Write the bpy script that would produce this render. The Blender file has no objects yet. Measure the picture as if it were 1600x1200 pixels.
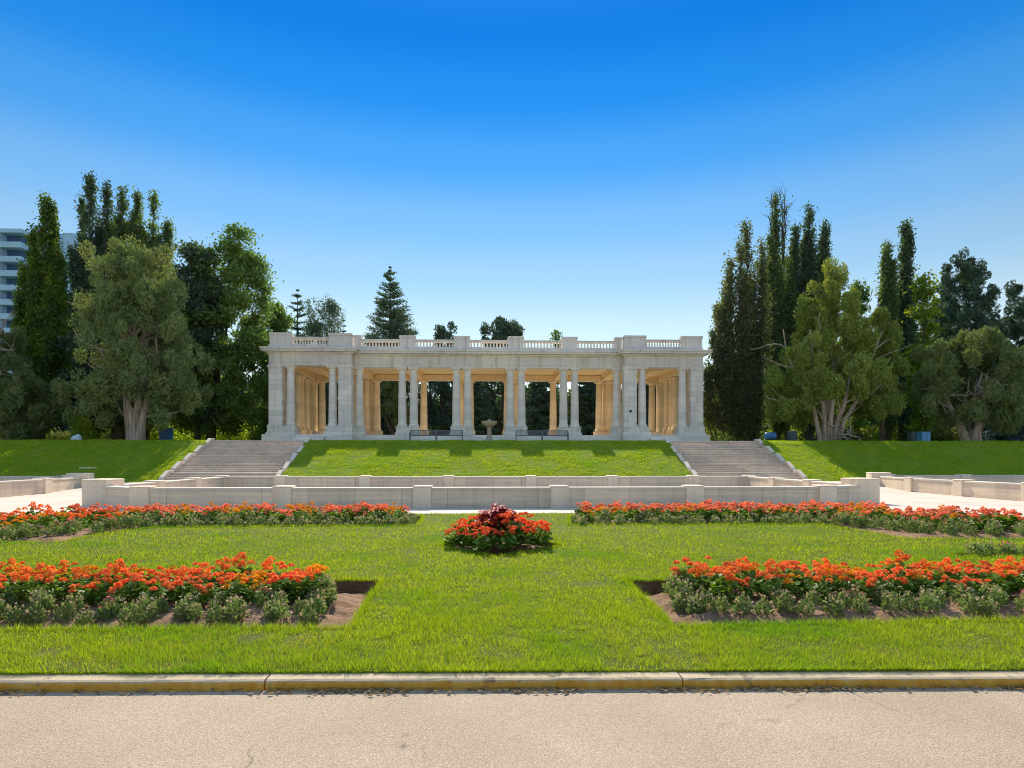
import bpy, math, random
import numpy as np
from mathutils import Vector, noise
from mathutils.geometry import delaunay_2d_cdt

scene = bpy.context.scene
COL = scene.collection
R = math.radians

# ------------------------------------------------------------------ camera, light, exposure
cam_d = bpy.data.cameras.new("camera")
cam = bpy.data.objects.new("camera", cam_d)
COL.objects.link(cam)
cam.location = (-0.12, 0.0, 1.60)
cam.rotation_euler = (R(90), 0, R(-2.27))
cam_d.sensor_width = 36.0
cam_d.lens = 21.6
cam_d.shift_y = 0.0744
cam_d.clip_end = 5000
scene.camera = cam

SUN_EL, SUN_AZ = 37.1, -2.0          # azimuth measured from +Y towards +X
world = bpy.data.worlds.new("World")
scene.world = world
world.use_nodes = True
wn, wl = world.node_tree.nodes, world.node_tree.links
wn.clear()
sky = wn.new("ShaderNodeTexSky")
sky.sky_type = 'NISHITA'
sky.sun_disc = False
sky.sun_elevation = R(SUN_EL)
sky.sun_rotation = R(SUN_AZ)
sky.air_density = 1.0
sky.dust_density = 0.0
sky.ozone_density = 2.5
# the deep blue band of the sky: tint by height above the horizon
tc = wn.new("ShaderNodeTexCoord")
sx = wn.new("ShaderNodeSeparateXYZ")
wl.new(tc.outputs['Generated'], sx.inputs[0])
rp = wn.new("ShaderNodeValToRGB")
cr_ = rp.color_ramp
cr_.interpolation = 'EASE'
SKY_TINT = [(0.0, (0.50, 0.46, 0.50)), (0.11, (0.48, 0.41, 0.34)), (0.203, (0.40, 0.34, 0.265)), (0.287, (0.295, 0.318, 0.285)), (0.358, (0.205, 0.300, 0.318)),
            (0.438, (0.083, 0.250, 0.338)), (0.51, (0.025, 0.205, 0.344)), (0.57, (0.011, 0.172, 0.335)), (0.64, (0.04, 0.21, 0.38)), (0.74, (1.45, 1.25, 0.95)), (1.0, (1.5, 1.3, 1.0))]  # zenith stops brightened and warmed above the frame as added fill light
while len(cr_.elements) < len(SKY_TINT):
    cr_.elements.new(0.5)
for el, (p, c) in zip(cr_.elements, SKY_TINT):
    el.position = p
for el, (p, c) in zip(cr_.elements, SKY_TINT):
    el.position = p
    el.color = (c[0], c[1], c[2], 1)
wl.new(sx.outputs[2], rp.inputs[0])
hsv = wn.new("ShaderNodeMix")
hsv.data_type = 'RGBA'
hsv.blend_type = 'MULTIPLY'
hsv.inputs[0].default_value = 1.0
wl.new(rp.outputs[0], hsv.inputs[7])
bg = wn.new("ShaderNodeBackground")
bg.inputs['Strength'].default_value = 0.15
wo = wn.new("ShaderNodeOutputWorld")
wl.new(sky.outputs[0], hsv.inputs[6])
wl.new(hsv.outputs[2], bg.inputs['Color'])
wl.new(bg.outputs[0], wo.inputs['Surface'])

sun_d = bpy.data.lights.new("sun", 'SUN')
sun_d.energy = 2.6
sun_d.angle = R(0.4)
sun_d.color = (1.0, 0.90, 0.74)
sun = bpy.data.objects.new("sun", sun_d)
COL.objects.link(sun)
sdir = Vector((math.sin(R(SUN_AZ)) * math.cos(R(SUN_EL)), math.cos(R(SUN_AZ)) * math.cos(R(SUN_EL)), math.sin(R(SUN_EL))))
sun.rotation_euler = sdir.to_track_quat('Z', 'Y').to_euler()
sun.location = sdir * 200

vs = scene.view_settings
vs.view_transform = 'Standard'
vs.look = 'None'
vs.gamma = 1.0
vs.use_curve_mapping = False
vs.exposure = 1.6
scene.cycles.filter_width = 1.0
scene.cycles.max_bounces = 10
scene.cycles.diffuse_bounces = 5
scene.cycles.transmission_bounces = 6

# ------------------------------------------------------------------ materials
def new_mat(name):
    m = bpy.data.materials.new(name)
    m.use_nodes = True
    nt = m.node_tree
    nt.nodes.clear()
    out = nt.nodes.new("ShaderNodeOutputMaterial")
    return m, nt, out

def N(nt, typ, **kw):
    n = nt.nodes.new(typ)
    for k, v in kw.items():
        if k in n.inputs:
            n.inputs[k].default_value = v
        else:
            setattr(n, k, v)
    return n

def rgb(c):
    return (c[0], c[1], c[2], 1.0)

def mixc(nt, fac, a, b, blend='MIX'):
    n = nt.nodes.new("ShaderNodeMix")
    n.data_type = 'RGBA'
    n.blend_type = blend
    for sock, val in ((n.inputs[0], fac), (n.inputs[6], a), (n.inputs[7], b)):
        if hasattr(val, 'is_output'):
            nt.links.new(val, sock)
        else:
            sock.default_value = val
    return n.outputs[2]

def ramp(nt, src, p0, p1, c0=(0, 0, 0, 1), c1=(1, 1, 1, 1)):
    r = nt.nodes.new("ShaderNodeValToRGB")
    r.color_ramp.elements[0].position = p0
    r.color_ramp.elements[1].position = p1
    r.color_ramp.elements[0].color = c0
    r.color_ramp.elements[1].color = c1
    nt.links.new(src, r.inputs[0])
    return r.outputs[0]

def geo_pos(nt):
    return nt.nodes.new("ShaderNodeNewGeometry").outputs['Position']

def noise_tex(nt, vec, scale, detail=4.0, rough=0.55):
    n = N(nt, "ShaderNodeTexNoise", Scale=scale, Detail=detail, Roughness=rough)
    nt.links.new(vec, n.inputs['Vector'])
    return n.outputs[0]

def math_n(nt, op, a, b=None):
    n = nt.nodes.new("ShaderNodeMath")
    n.operation = op
    for i, v in enumerate((a, b)):
        if v is None:
            continue
        if hasattr(v, 'is_output'):
            nt.links.new(v, n.inputs[i])
        else:
            n.inputs[i].default_value = v
    return n.outputs[0]

def finish(nt, out, col, rough=0.8, bump=None, bump_str=0.3, bump_dist=0.01, spec=0.3, metallic=0.0):
    p = N(nt, "ShaderNodeBsdfPrincipled", Roughness=rough, Metallic=metallic)
    p.inputs['Specular IOR Level'].default_value = spec
    if hasattr(col, 'is_output'):
        nt.links.new(col, p.inputs['Base Color'])
    else:
        p.inputs['Base Color'].default_value = rgb(col)
    if bump is not None:
        b = N(nt, "ShaderNodeBump", Strength=bump_str, Distance=bump_dist)
        nt.links.new(bump, b.inputs['Height'])
        nt.links.new(b.outputs[0], p.inputs['Normal'])
    nt.links.new(p.outputs[0], out.inputs['Surface'])
    return p

def simple_mat(name, col, rough=0.6, spec=0.4, metallic=0.0, var=0.25, scale=6.0):
    m, nt, out = new_mat(name)
    pos = geo_pos(nt)
    n = noise_tex(nt, pos, scale)
    c = mixc(nt, ramp(nt, n, 0.3, 0.7), rgb([x * (1 - var) for x in col]), rgb([min(1, x * (1 + var)) for x in col]))
    finish(nt, out, c, rough, n, 0.1, 0.01, spec, metallic)
    return m

def stone_mat(name, base, alt, bw=1.15, bh=0.5, mortar=0.008, dirt=0.25, joints=True, bands=0.0, rough=0.75):
    """masonry blocks laid in world space, with veins, blotches and rain staining"""
    m, nt, out = new_mat(name)
    pos = geo_pos(nt)
    sep = nt.nodes.new("ShaderNodeSeparateXYZ")
    nt.links.new(pos, sep.inputs[0])
    comb = nt.nodes.new("ShaderNodeCombineXYZ")
    nt.links.new(math_n(nt, 'ADD', sep.outputs[0], sep.outputs[1]), comb.inputs[0])
    nt.links.new(sep.outputs[2], comb.inputs[1])
    n1 = noise_tex(nt, pos, 0.9, 6)
    n2 = noise_tex(nt, pos, 14.0, 5)
    col = mixc(nt, ramp(nt, n1, 0.35, 0.68), rgb(base), rgb(alt))
    grain = mixc(nt, n2, (0.82, 0.82, 0.82, 1), (1.12, 1.12, 1.12, 1))
    col = mixc(nt, 1.0, col, grain, 'MULTIPLY')
    if bands:
        sc = nt.nodes.new("ShaderNodeVectorMath")
        sc.operation = 'MULTIPLY'
        sc.inputs[1].default_value = (0.35, 0.35, 9.0)
        nt.links.new(pos, sc.inputs[0])
        bn = noise_tex(nt, sc.outputs[0], 1.0, 3)
        col = mixc(nt, 1.0, col, mixc(nt, ramp(nt, bn, 0.35, 0.65), (1 - bands, 1 - bands, 1 - bands * .9, 1), (1.05, 1.03, 1, 1)), 'MULTIPLY')
    h = n2
    if joints:
        br = N(nt, "ShaderNodeTexBrick", Scale=1.0)
        br.inputs['Mortar Size'].default_value = mortar
        br.inputs['Mortar Smooth'].default_value = 0.1
        br.inputs['Brick Width'].default_value = bw
        br.inputs['Row Height'].default_value = bh
        br.inputs['Color1'].default_value = (0.86, 0.86, 0.875, 1)
        br.inputs['Color2'].default_value = (1.06, 1.05, 1.03, 1)
        br.inputs['Mortar'].default_value = (0.60, 0.57, 0.54, 1)
        nt.links.new(comb.outputs[0], br.inputs['Vector'])
        col = mixc(nt, 1.0, col, br.outputs[0], 'MULTIPLY')
        h = math_n(nt, 'SUBTRACT', math_n(nt, 'MULTIPLY', n2, 0.3), br.outputs['Fac'])
    if dirt:
        st = nt.nodes.new("ShaderNodeVectorMath")
        st.operation = 'MULTIPLY'
        st.inputs[1].default_value = (3.0, 3.0, 0.25)
        nt.links.new(pos, st.inputs[0])
        dn = noise_tex(nt, st.outputs[0], 1.0, 5)
        col = mixc(nt, 1.0, col, mixc(nt, ramp(nt, dn, 0.52, 0.78), (1, 1, 1, 1), (1 - dirt, 1 - dirt * 1.1, 1 - dirt * 1.25, 1)), 'MULTIPLY')
    finish(nt, out, col, rough, h, 0.35, 0.012, 0.25)
    return m

def leaf_mat(name, c1, c2, trans=0.4, tcol=None, c3=None, gloss=0.06):
    gloss = min(gloss, 0.03)
    """leaf colour varies from leaf to leaf, light comes through it"""
    m, nt, out = new_mat(name)
    g = nt.nodes.new("ShaderNodeNewGeometry")
    oi = nt.nodes.new("ShaderNodeObjectInfo")
    col = mixc(nt, g.outputs['Random Per Island'], rgb(c1), rgb(c2))
    if c3 is not None:
        n = noise_tex(nt, g.outputs['Position'], 0.55, 2)
        col = mixc(nt, ramp(nt, n, 0.48, 0.66), col, rgb(c3))
    col = mixc(nt, 1.0, col, mixc(nt, oi.outputs['Random'], (0.86, 0.86, 0.86, 1), (1.12, 1.12, 1.12, 1)), 'MULTIPLY')
    d = nt.nodes.new("ShaderNodeBsdfDiffuse")
    t = nt.nodes.new("ShaderNodeBsdfTranslucent")
    nt.links.new(col, d.inputs[0])
    tc = mixc(nt, 1.0, col, rgb(tcol or (1.25, 1.25, 0.55)), 'MULTIPLY')
    nt.links.new(tc, t.inputs[0])
    mx = N(nt, "ShaderNodeMixShader")
    mx.inputs[0].default_value = trans
    nt.links.new(d.outputs[0], mx.inputs[1])
    nt.links.new(t.outputs[0], mx.inputs[2])
    gl = N(nt, "ShaderNodeBsdfGlossy", Roughness=0.45)
    gl.inputs[0].default_value = (0.45, 0.5, 0.5, 1)
    mg = N(nt, "ShaderNodeMixShader")
    mg.inputs[0].default_value = gloss
    nt.links.new(mx.outputs[0], mg.inputs[1])
    nt.links.new(gl.outputs[0], mg.inputs[2])
    nt.links.new(mg.outputs[0], out.inputs['Surface'])
    return m

def bark_mat(name, c1, c2, scale=3.0, stretch=0.15):
    m, nt, out = new_mat(name)
    pos = geo_pos(nt)
    sc = nt.nodes.new("ShaderNodeVectorMath")
    sc.operation = 'MULTIPLY'
    sc.inputs[1].default_value = (1, 1, stretch)
    nt.links.new(pos, sc.inputs[0])
    n = noise_tex(nt, sc.outputs[0], scale * 3, 5, 0.65)
    col = mixc(nt, ramp(nt, n, 0.36, 0.64), rgb(c1), rgb(c2))
    finish(nt, out, col, 0.9, n, 0.9, 0.05, 0.1)
    return m

M = {}
M['marble'] = stone_mat('marble', (0.85, 0.78, 0.69), (0.77, 0.705, 0.63), 1.25, 0.46, 0.008, 0.20)
M['trim'] = stone_mat('marble_trim', (0.83, 0.76, 0.67), (0.75, 0.685, 0.61), 2.4, 9.0, 0.008, 0.34)
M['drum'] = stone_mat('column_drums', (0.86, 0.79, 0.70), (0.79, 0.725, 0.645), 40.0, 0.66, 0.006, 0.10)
M['warm'] = stone_mat('bounce_tint_stone', (0.84, 0.68, 0.45), (0.77, 0.61, 0.40), 40.0, 0.66, 0.006, 0.08)  # glow of sunlight bounced off the floor is put into this stone colour
M['ceiling'] = stone_mat('bounce_tint_plaster', (0.83, 0.64, 0.37), (0.77, 0.58, 0.33), 2.0, 2.0, 0.005, 0.10, joints=False)  # same bounced glow tinted into the ceiling colour
M['sandstone'] = stone_mat('sandstone', (0.82, 0.66, 0.50), (0.75, 0.60, 0.46), 1.53, 50.0, 0.010, 0.20, joints=True, bands=0.16)
M['sandpost'] = stone_mat('sandstone_post', (0.83, 0.67, 0.51), (0.77, 0.62, 0.475), 2, 2, 0.01, 0.22, joints=False)
M['coping'] = stone_mat('sandstone_coping', (0.66, 0.57, 0.46), (0.60, 0.52, 0.43), 1.53, 50.0, 0.008, 0.15)
M['step'] = stone_mat('stair_stone', (0.78, 0.615, 0.49), (0.70, 0.55, 0.44), 1.9, 50.0, 0.010, 0.30)
M['cheek'] = stone_mat('stair_cheek', (0.72, 0.585, 0.46), (0.65, 0.53, 0.42), 2, 2, 0.01, 0.25, joints=False)

def plaza_mat():
    m, nt, out = new_mat('plaza_concrete')
    pos = geo_pos(nt)
    n1 = noise_tex(nt, pos, 0.35, 6)
    n2 = noise_tex(nt, pos, 40.0, 4)
    col = mixc(nt, ramp(nt, n1, 0.3, 0.7), (0.52, 0.44, 0.36, 1), (0.60, 0.52, 0.43, 1))
    col = mixc(nt, 1.0, col, mixc(nt, n2, (0.86, 0.86, 0.86, 1), (1.1, 1.1, 1.1, 1)), 'MULTIPLY')
    br = N(nt, "ShaderNodeTexBrick", Scale=1.0, offset=0.0)
    br.inputs['Mortar Size'].default_value = 0.012
    br.inputs['Brick Width'].default_value = 2.3
    br.inputs['Row Height'].default_value = 2.3
    br.inputs['Color1'].default_value = (0.95, 0.95, 0.95, 1)
    br.inputs['Color2'].default_value = (1.04, 1.03, 1.02, 1)
    br.inputs['Mortar'].default_value = (0.52, 0.48, 0.44, 1)
    nt.links.new(pos, br.inputs['Vector'])
    col = mixc(nt, 1.0, col, br.outputs[0], 'MULTIPLY')
    st = noise_tex(nt, pos, 1.3, 6, 0.65)
    col = mixc(nt, 1.0, col, mixc(nt, ramp(nt, st, 0.54, 0.74), (1, 1, 1, 1), (0.74, 0.71, 0.68, 1)), 'MULTIPLY')
    finish(nt, out, col, 0.85, n2, 0.2, 0.004, 0.2)
    return m
M['plaza'] = plaza_mat()

def road_mat():
    m, nt, out = new_mat('worn_road')
    pos = geo_pos(nt)
    n1 = noise_tex(nt, pos, 0.8, 5)
    n2 = noise_tex(nt, pos, 95.0, 3, 0.7)
    v = N(nt, "ShaderNodeTexVoronoi", Scale=120.0)
    nt.links.new(pos, v.inputs['Vector'])
    col = mixc(nt, ramp(nt, n1, 0.3, 0.7), (0.34, 0.265, 0.19, 1), (0.42, 0.33, 0.24, 1))
    col = mixc(nt, 1.0, col, mixc(nt, ramp(nt, n2, 0.3, 0.7), (0.55, 0.54, 0.53, 1), (1.35, 1.34, 1.32, 1)), 'MULTIPLY')
    col = mixc(nt, 1.0, col, mixc(nt, v.outputs['Color'], (0.75, 0.74, 0.73, 1), (1.2, 1.19, 1.17, 1)), 'MULTIPLY')
    # wandering cracks
    wob = nt.nodes.new("ShaderNodeVectorMath")
    wob.operation = 'MULTIPLY_ADD'
    nn = N(nt, "ShaderNodeTexNoise", Scale=2.2, Detail=5.0)
    nt.links.new(pos, nn.inputs['Vector'])
    nt.links.new(nn.outputs['Color'], wob.inputs[0])
    wob.inputs[1].default_value = (0.7, 0.7, 0)
    nt.links.new(pos, wob.inputs[2])
    vc = N(nt, "ShaderNodeTexVoronoi", Scale=0.55, feature='DISTANCE_TO_EDGE')
    nt.links.new(wob.outputs[0], vc.inputs['Vector'])
    crack = ramp(nt, vc.outputs['Distance'], 0.002, 0.006, (1, 1, 1, 1), (0, 0, 0, 1))
    gate = ramp(nt, noise_tex(nt, pos, 1.1, 3), 0.54, 0.62)
    cf = math_n(nt, 'MULTIPLY', crack, gate)
    col = mixc(nt, math_n(nt, 'MULTIPLY', cf, 0.65), col, (0.09, 0.07, 0.055, 1))
    finish(nt, out, col, 0.9, n2, 0.6, 0.006, 0.2)
    return m
M['road'] = road_mat()

def curb_mat():
    m, nt, out = new_mat('curb_concrete')
    pos = geo_pos(nt)
    sep = nt.nodes.new("ShaderNodeSeparateXYZ")
    nt.links.new(pos, sep.inputs[0])
    n1 = noise_tex(nt, pos, 3.0, 6)
    n2 = noise_tex(nt, pos, 60.0, 4)
    sc = nt.nodes.new("ShaderNodeVectorMath")
    sc.operation = 'MULTIPLY'
    sc.inputs[1].default_value = (9, 9, 1.0)
    nt.links.new(pos, sc.inputs[0])
    n3 = noise_tex(nt, sc.outputs[0], 1.0, 4)
    top = mixc(nt, n1, (0.40, 0.30, 0.18, 1), (0.54, 0.43, 0.29, 1))
    face = mixc(nt, ramp(nt, n3, 0.35, 0.65), (0.50, 0.24, 0.03, 1), (0.58, 0.34, 0.06, 1))
    # yellow paint survives only on the face below the arris
    f = ramp(nt, math_n(nt, 'ADD', sep.outputs[2], math_n(nt, 'MULTIPLY', math_n(nt, 'SUBTRACT', n3, 0.5), 0.03)), 0.0, 1.0)
    mr = N(nt, "ShaderNodeMapRange")
    mr.inputs['From Min'].default_value = -0.022
    mr.inputs['From Max'].default_value = -0.012
    nt.links.new(math_n(nt, 'ADD', sep.outputs[2], math_n(nt, 'MULTIPLY', math_n(nt, 'SUBTRACT', n3, 0.5), 0.03)), mr.inputs['Value'])
    col = mixc(nt, mr.outputs[0], face, top)
    col = mixc(nt, 1.0, col, mixc(nt, n2, (0.7, 0.7, 0.7, 1), (1.2, 1.2, 1.2, 1)), 'MULTIPLY')
    col = mixc(nt, ramp(nt, noise_tex(nt, pos, 7.0, 5), 0.60, 0.72), col, (0.13, 0.10, 0.07, 1))
    finish(nt, out, col, 0.85, n2, 0.5, 0.006, 0.2)
    return m
M['curb'] = curb_mat()

def ground_mat(name, c1, c2, scale):
    m, nt, out = new_mat(name)
    pos = geo_pos(nt)
    n1 = noise_tex(nt, pos, scale, 6)
    n2 = noise_tex(nt, pos, scale * 9, 5)
    col = mixc(nt, ramp(nt, n1, 0.3, 0.7), rgb(c1), rgb(c2))
    col = mixc(nt, 1.0, col, mixc(nt, n2, (0.6, 0.6, 0.6, 1), (1.3, 1.3, 1.3, 1)), 'MULTIPLY')
    finish(nt, out, col, 0.95, n2, 0.8, 0.03, 0.1)
    return m
M['lawn'] = ground_mat('lawn_soil', (0.065, 0.085, 0.011), (0.11, 0.125, 0.018), 2.0)
M['bank'] = ground_mat('bank_soil', (0.13, 0.19, 0.012), (0.19, 0.25, 0.02), 1.2)
M['terrace'] = ground_mat('terrace_soil', (0.07, 0.075, 0.03), (0.11, 0.12, 0.05), 0.4)
M['soil'] = ground_mat('bed_soil', (0.17, 0.095, 0.055), (0.30, 0.18, 0.11), 3.0)
M['blade_dry'] = leaf_mat('dry_blade', (0.34, 0.30, 0.05), (0.50, 0.44, 0.12), 0.45, (1.2, 1.1, 0.6), None, 0.02)
M['blade'] = leaf_mat('grass_blade', (0.12, 0.21, 0.008), (0.42, 0.53, 0.024), 0.5, (1.25, 1.15, 0.5), (0.17, 0.32, 0.010), 0.03)
M['bank_blade'] = leaf_mat('bank_blade', (0.20, 0.31, 0.010), (0.44, 0.52, 0.022), 0.55, (1.3, 1.2, 0.45), (0.24, 0.40, 0.012), 0.02)
M['black_metal'] = simple_mat('black_metal', (0.09, 0.11, 0.14), 0.4, 0.5)
M['white_paint'] = simple_mat('white_paint', (0.75, 0.75, 0.74), 0.5)
M['blue_plastic'] = simple_mat('blue_plastic', (0.03, 0.13, 0.32), 0.4, 0.5)
M['pale_blue'] = simple_mat('pale_blue_panel', (0.10, 0.30, 0.52), 0.5, 0.4)
M['grey_green'] = simple_mat('grey_green_metal', (0.07, 0.10, 0.11), 0.5, 0.4)
M['tarp'] = simple_mat('pale_cloth', (0.55, 0.62, 0.72), 0.8, 0.2)
M['bronze'] = simple_mat('dark_bronze', (0.03, 0.028, 0.03), 0.4, 0.5)
M['tower'] = simple_mat('tower_blue_shade', (0.42, 0.60, 0.80), 0.8, 0.2, 0, 0.08, 0.3)  # blue of the shaded side is put into the concrete colour
M['tower_dark'] = simple_mat('tower_recess_shade', (0.06, 0.13, 0.27), 0.7, 0.3, 0, 0.15, 0.4)  # balcony shade painted into the wall as a darker, bluer colour
M['glass'] = simple_mat('window_glass', (0.06, 0.08, 0.11), 0.12, 0.6, 0, 0.3, 0.2)
M['urn'] = stone_mat('fountain_stone', (0.42, 0.35, 0.27), (0.35, 0.29, 0.23), 2, 2, 0.01, 0.3, joints=False)
M['bark_pale'] = bark_mat('pale_bark', (0.24, 0.175, 0.135), (0.55, 0.46, 0.39), 2.2, 0.08)
M['bark_dark'] = bark_mat('dark_bark', (0.05, 0.04, 0.032), (0.14, 0.11, 0.09), 2.5, 0.12)
M['bark_dead'] = bark_mat('dead_wood', (0.30, 0.25, 0.21), (0.50, 0.44, 0.38), 2.5, 0.2)
M['juniper'] = leaf_mat('juniper_leaf', (0.1103, 0.1765, 0.06625), (0.2329, 0.2941, 0.1147), 0.28, (1.3, 1.2, 0.5), (0.245, 0.2706, 0.1019), 0.03)
M['juniper_b'] = leaf_mat('juniper_leaf_olive', (0.1352, 0.2034, 0.04743), (0.2819, 0.3466, 0.07546), 0.32, (1.35, 1.2, 0.45), (0.2705, 0.299, 0.07546), 0.03)
M['poplar'] = leaf_mat('poplar_leaf', (0.06581, 0.1142, 0.0537), (0.158, 0.212, 0.08951), 0.38, (1.5, 1.5, 0.4), (0.1206, 0.1843, 0.0746), 0.10)
M['poplar_dk'] = leaf_mat('poplar_leaf_dark', (0.05384, 0.09379, 0.06381), (0.1223, 0.1626, 0.0928), 0.30, (1.3, 1.4, 0.5), None, 0.10)
M['aspen'] = leaf_mat('grey_leaf', (0.099, 0.1254, 0.06435), (0.198, 0.2244, 0.1216), 0.40, (1.35, 1.35, 0.5), (0.1452, 0.1782, 0.07865), 0.03)
M['poplar_lime'] = leaf_mat('poplar_leaf_lime', (0.0621, 0.1122, 0.02904), (0.138, 0.2046, 0.0462), 0.42, (1.5, 1.5, 0.4), (0.1932, 0.2772, 0.0264), 0.03)
M['decid'] = leaf_mat('broad_leaf', (0.09419, 0.1642, 0.04508), (0.2093, 0.2994, 0.07889), 0.42, (1.15, 1.2, 0.6), (0.1569, 0.2414, 0.05635), 0.08)
M['pine'] = leaf_mat('pine_needle', (0.05205, 0.09937, 0.07571), (0.1183, 0.1703, 0.1165), 0.2, (1.2, 1.2, 0.6), None, 0.05)
M['spruce'] = leaf_mat('spruce_needle', (0.0729, 0.1215, 0.0756), (0.158, 0.2066, 0.126), 0.2, (1.2, 1.2, 0.6), None, 0.05)
M['blue_spruce'] = leaf_mat('blue_spruce_needle', (0.0585, 0.0975, 0.1105), (0.117, 0.169, 0.195), 0.2, (1.1, 1.2, 0.9), None, 0.05)
M['bright'] = leaf_mat('bright_leaf', (0.1485, 0.2295, 0.0243), (0.297, 0.378, 0.0405), 0.5, (1.5, 1.4, 0.4), None, 0.05)
M['shrub'] = leaf_mat('shrub_leaf', (0.108, 0.144, 0.036), (0.204, 0.228, 0.072), 0.4, (1.4, 1.3, 0.5), None, 0.04)
M['ger_leaf'] = leaf_mat('geranium_leaf', (0.075, 0.15, 0.020), (0.18, 0.28, 0.04), 0.35, (1.3, 1.4, 0.5), None, 0.05)
M['ger_red'] = leaf_mat('coral_petal', (0.85, 0.12, 0.035), (0.97, 0.36, 0.11), 0.4, (1.0, 0.9, 0.8), None, 0.02)
M['ger_pink'] = leaf_mat('salmon_petal', (0.86, 0.16, 0.07), (0.98, 0.44, 0.22), 0.4, (1.0, 0.9, 0.9), None, 0.02)
M['ger_orange'] = leaf_mat('orange_petal', (0.88, 0.16, 0.03), (0.97, 0.36, 0.08), 0.4, (1.0, 0.9, 0.8), None, 0.02)
M['ger_scarlet'] = leaf_mat('scarlet_petal', (0.82, 0.06, 0.02), (0.96, 0.32, 0.10), 0.35, (1.0, 0.8, 0.8), None, 0.02)
M['marigold'] = leaf_mat('marigold_petal', (0.80, 0.28, 0.015), (0.92, 0.50, 0.04), 0.35, (1.0, 0.95, 0.6), None, 0.02)
M['border_leaf'] = leaf_mat('dusty_leaf', (0.12, 0.185, 0.05), (0.28, 0.34, 0.12), 0.35, (1.1, 1.15, 0.7), None, 0.05)
M['border_tip'] = leaf_mat('seed_tip', (0.42, 0.30, 0.17), (0.55, 0.42, 0.27), 0.35, (1, .95, .9), None, 0.02)
M['border_pink'] = leaf_mat('pink_tip', (0.62, 0.10, 0.12), (0.70, 0.32, 0.26), 0.35, (1, .9, .9), None, 0.02)
M['coleus'] = leaf_mat('maroon_leaf', (0.24, 0.011, 0.018), (0.48, 0.032, 0.045), 0.35, (1.3, .6, .7), None, 0.08)
M['litter'] = leaf_mat('dry_leaf', (0.20, 0.12, 0.06), (0.42, 0.30, 0.17), 0.2, (1, 1, .8), None, 0.02)

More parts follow.
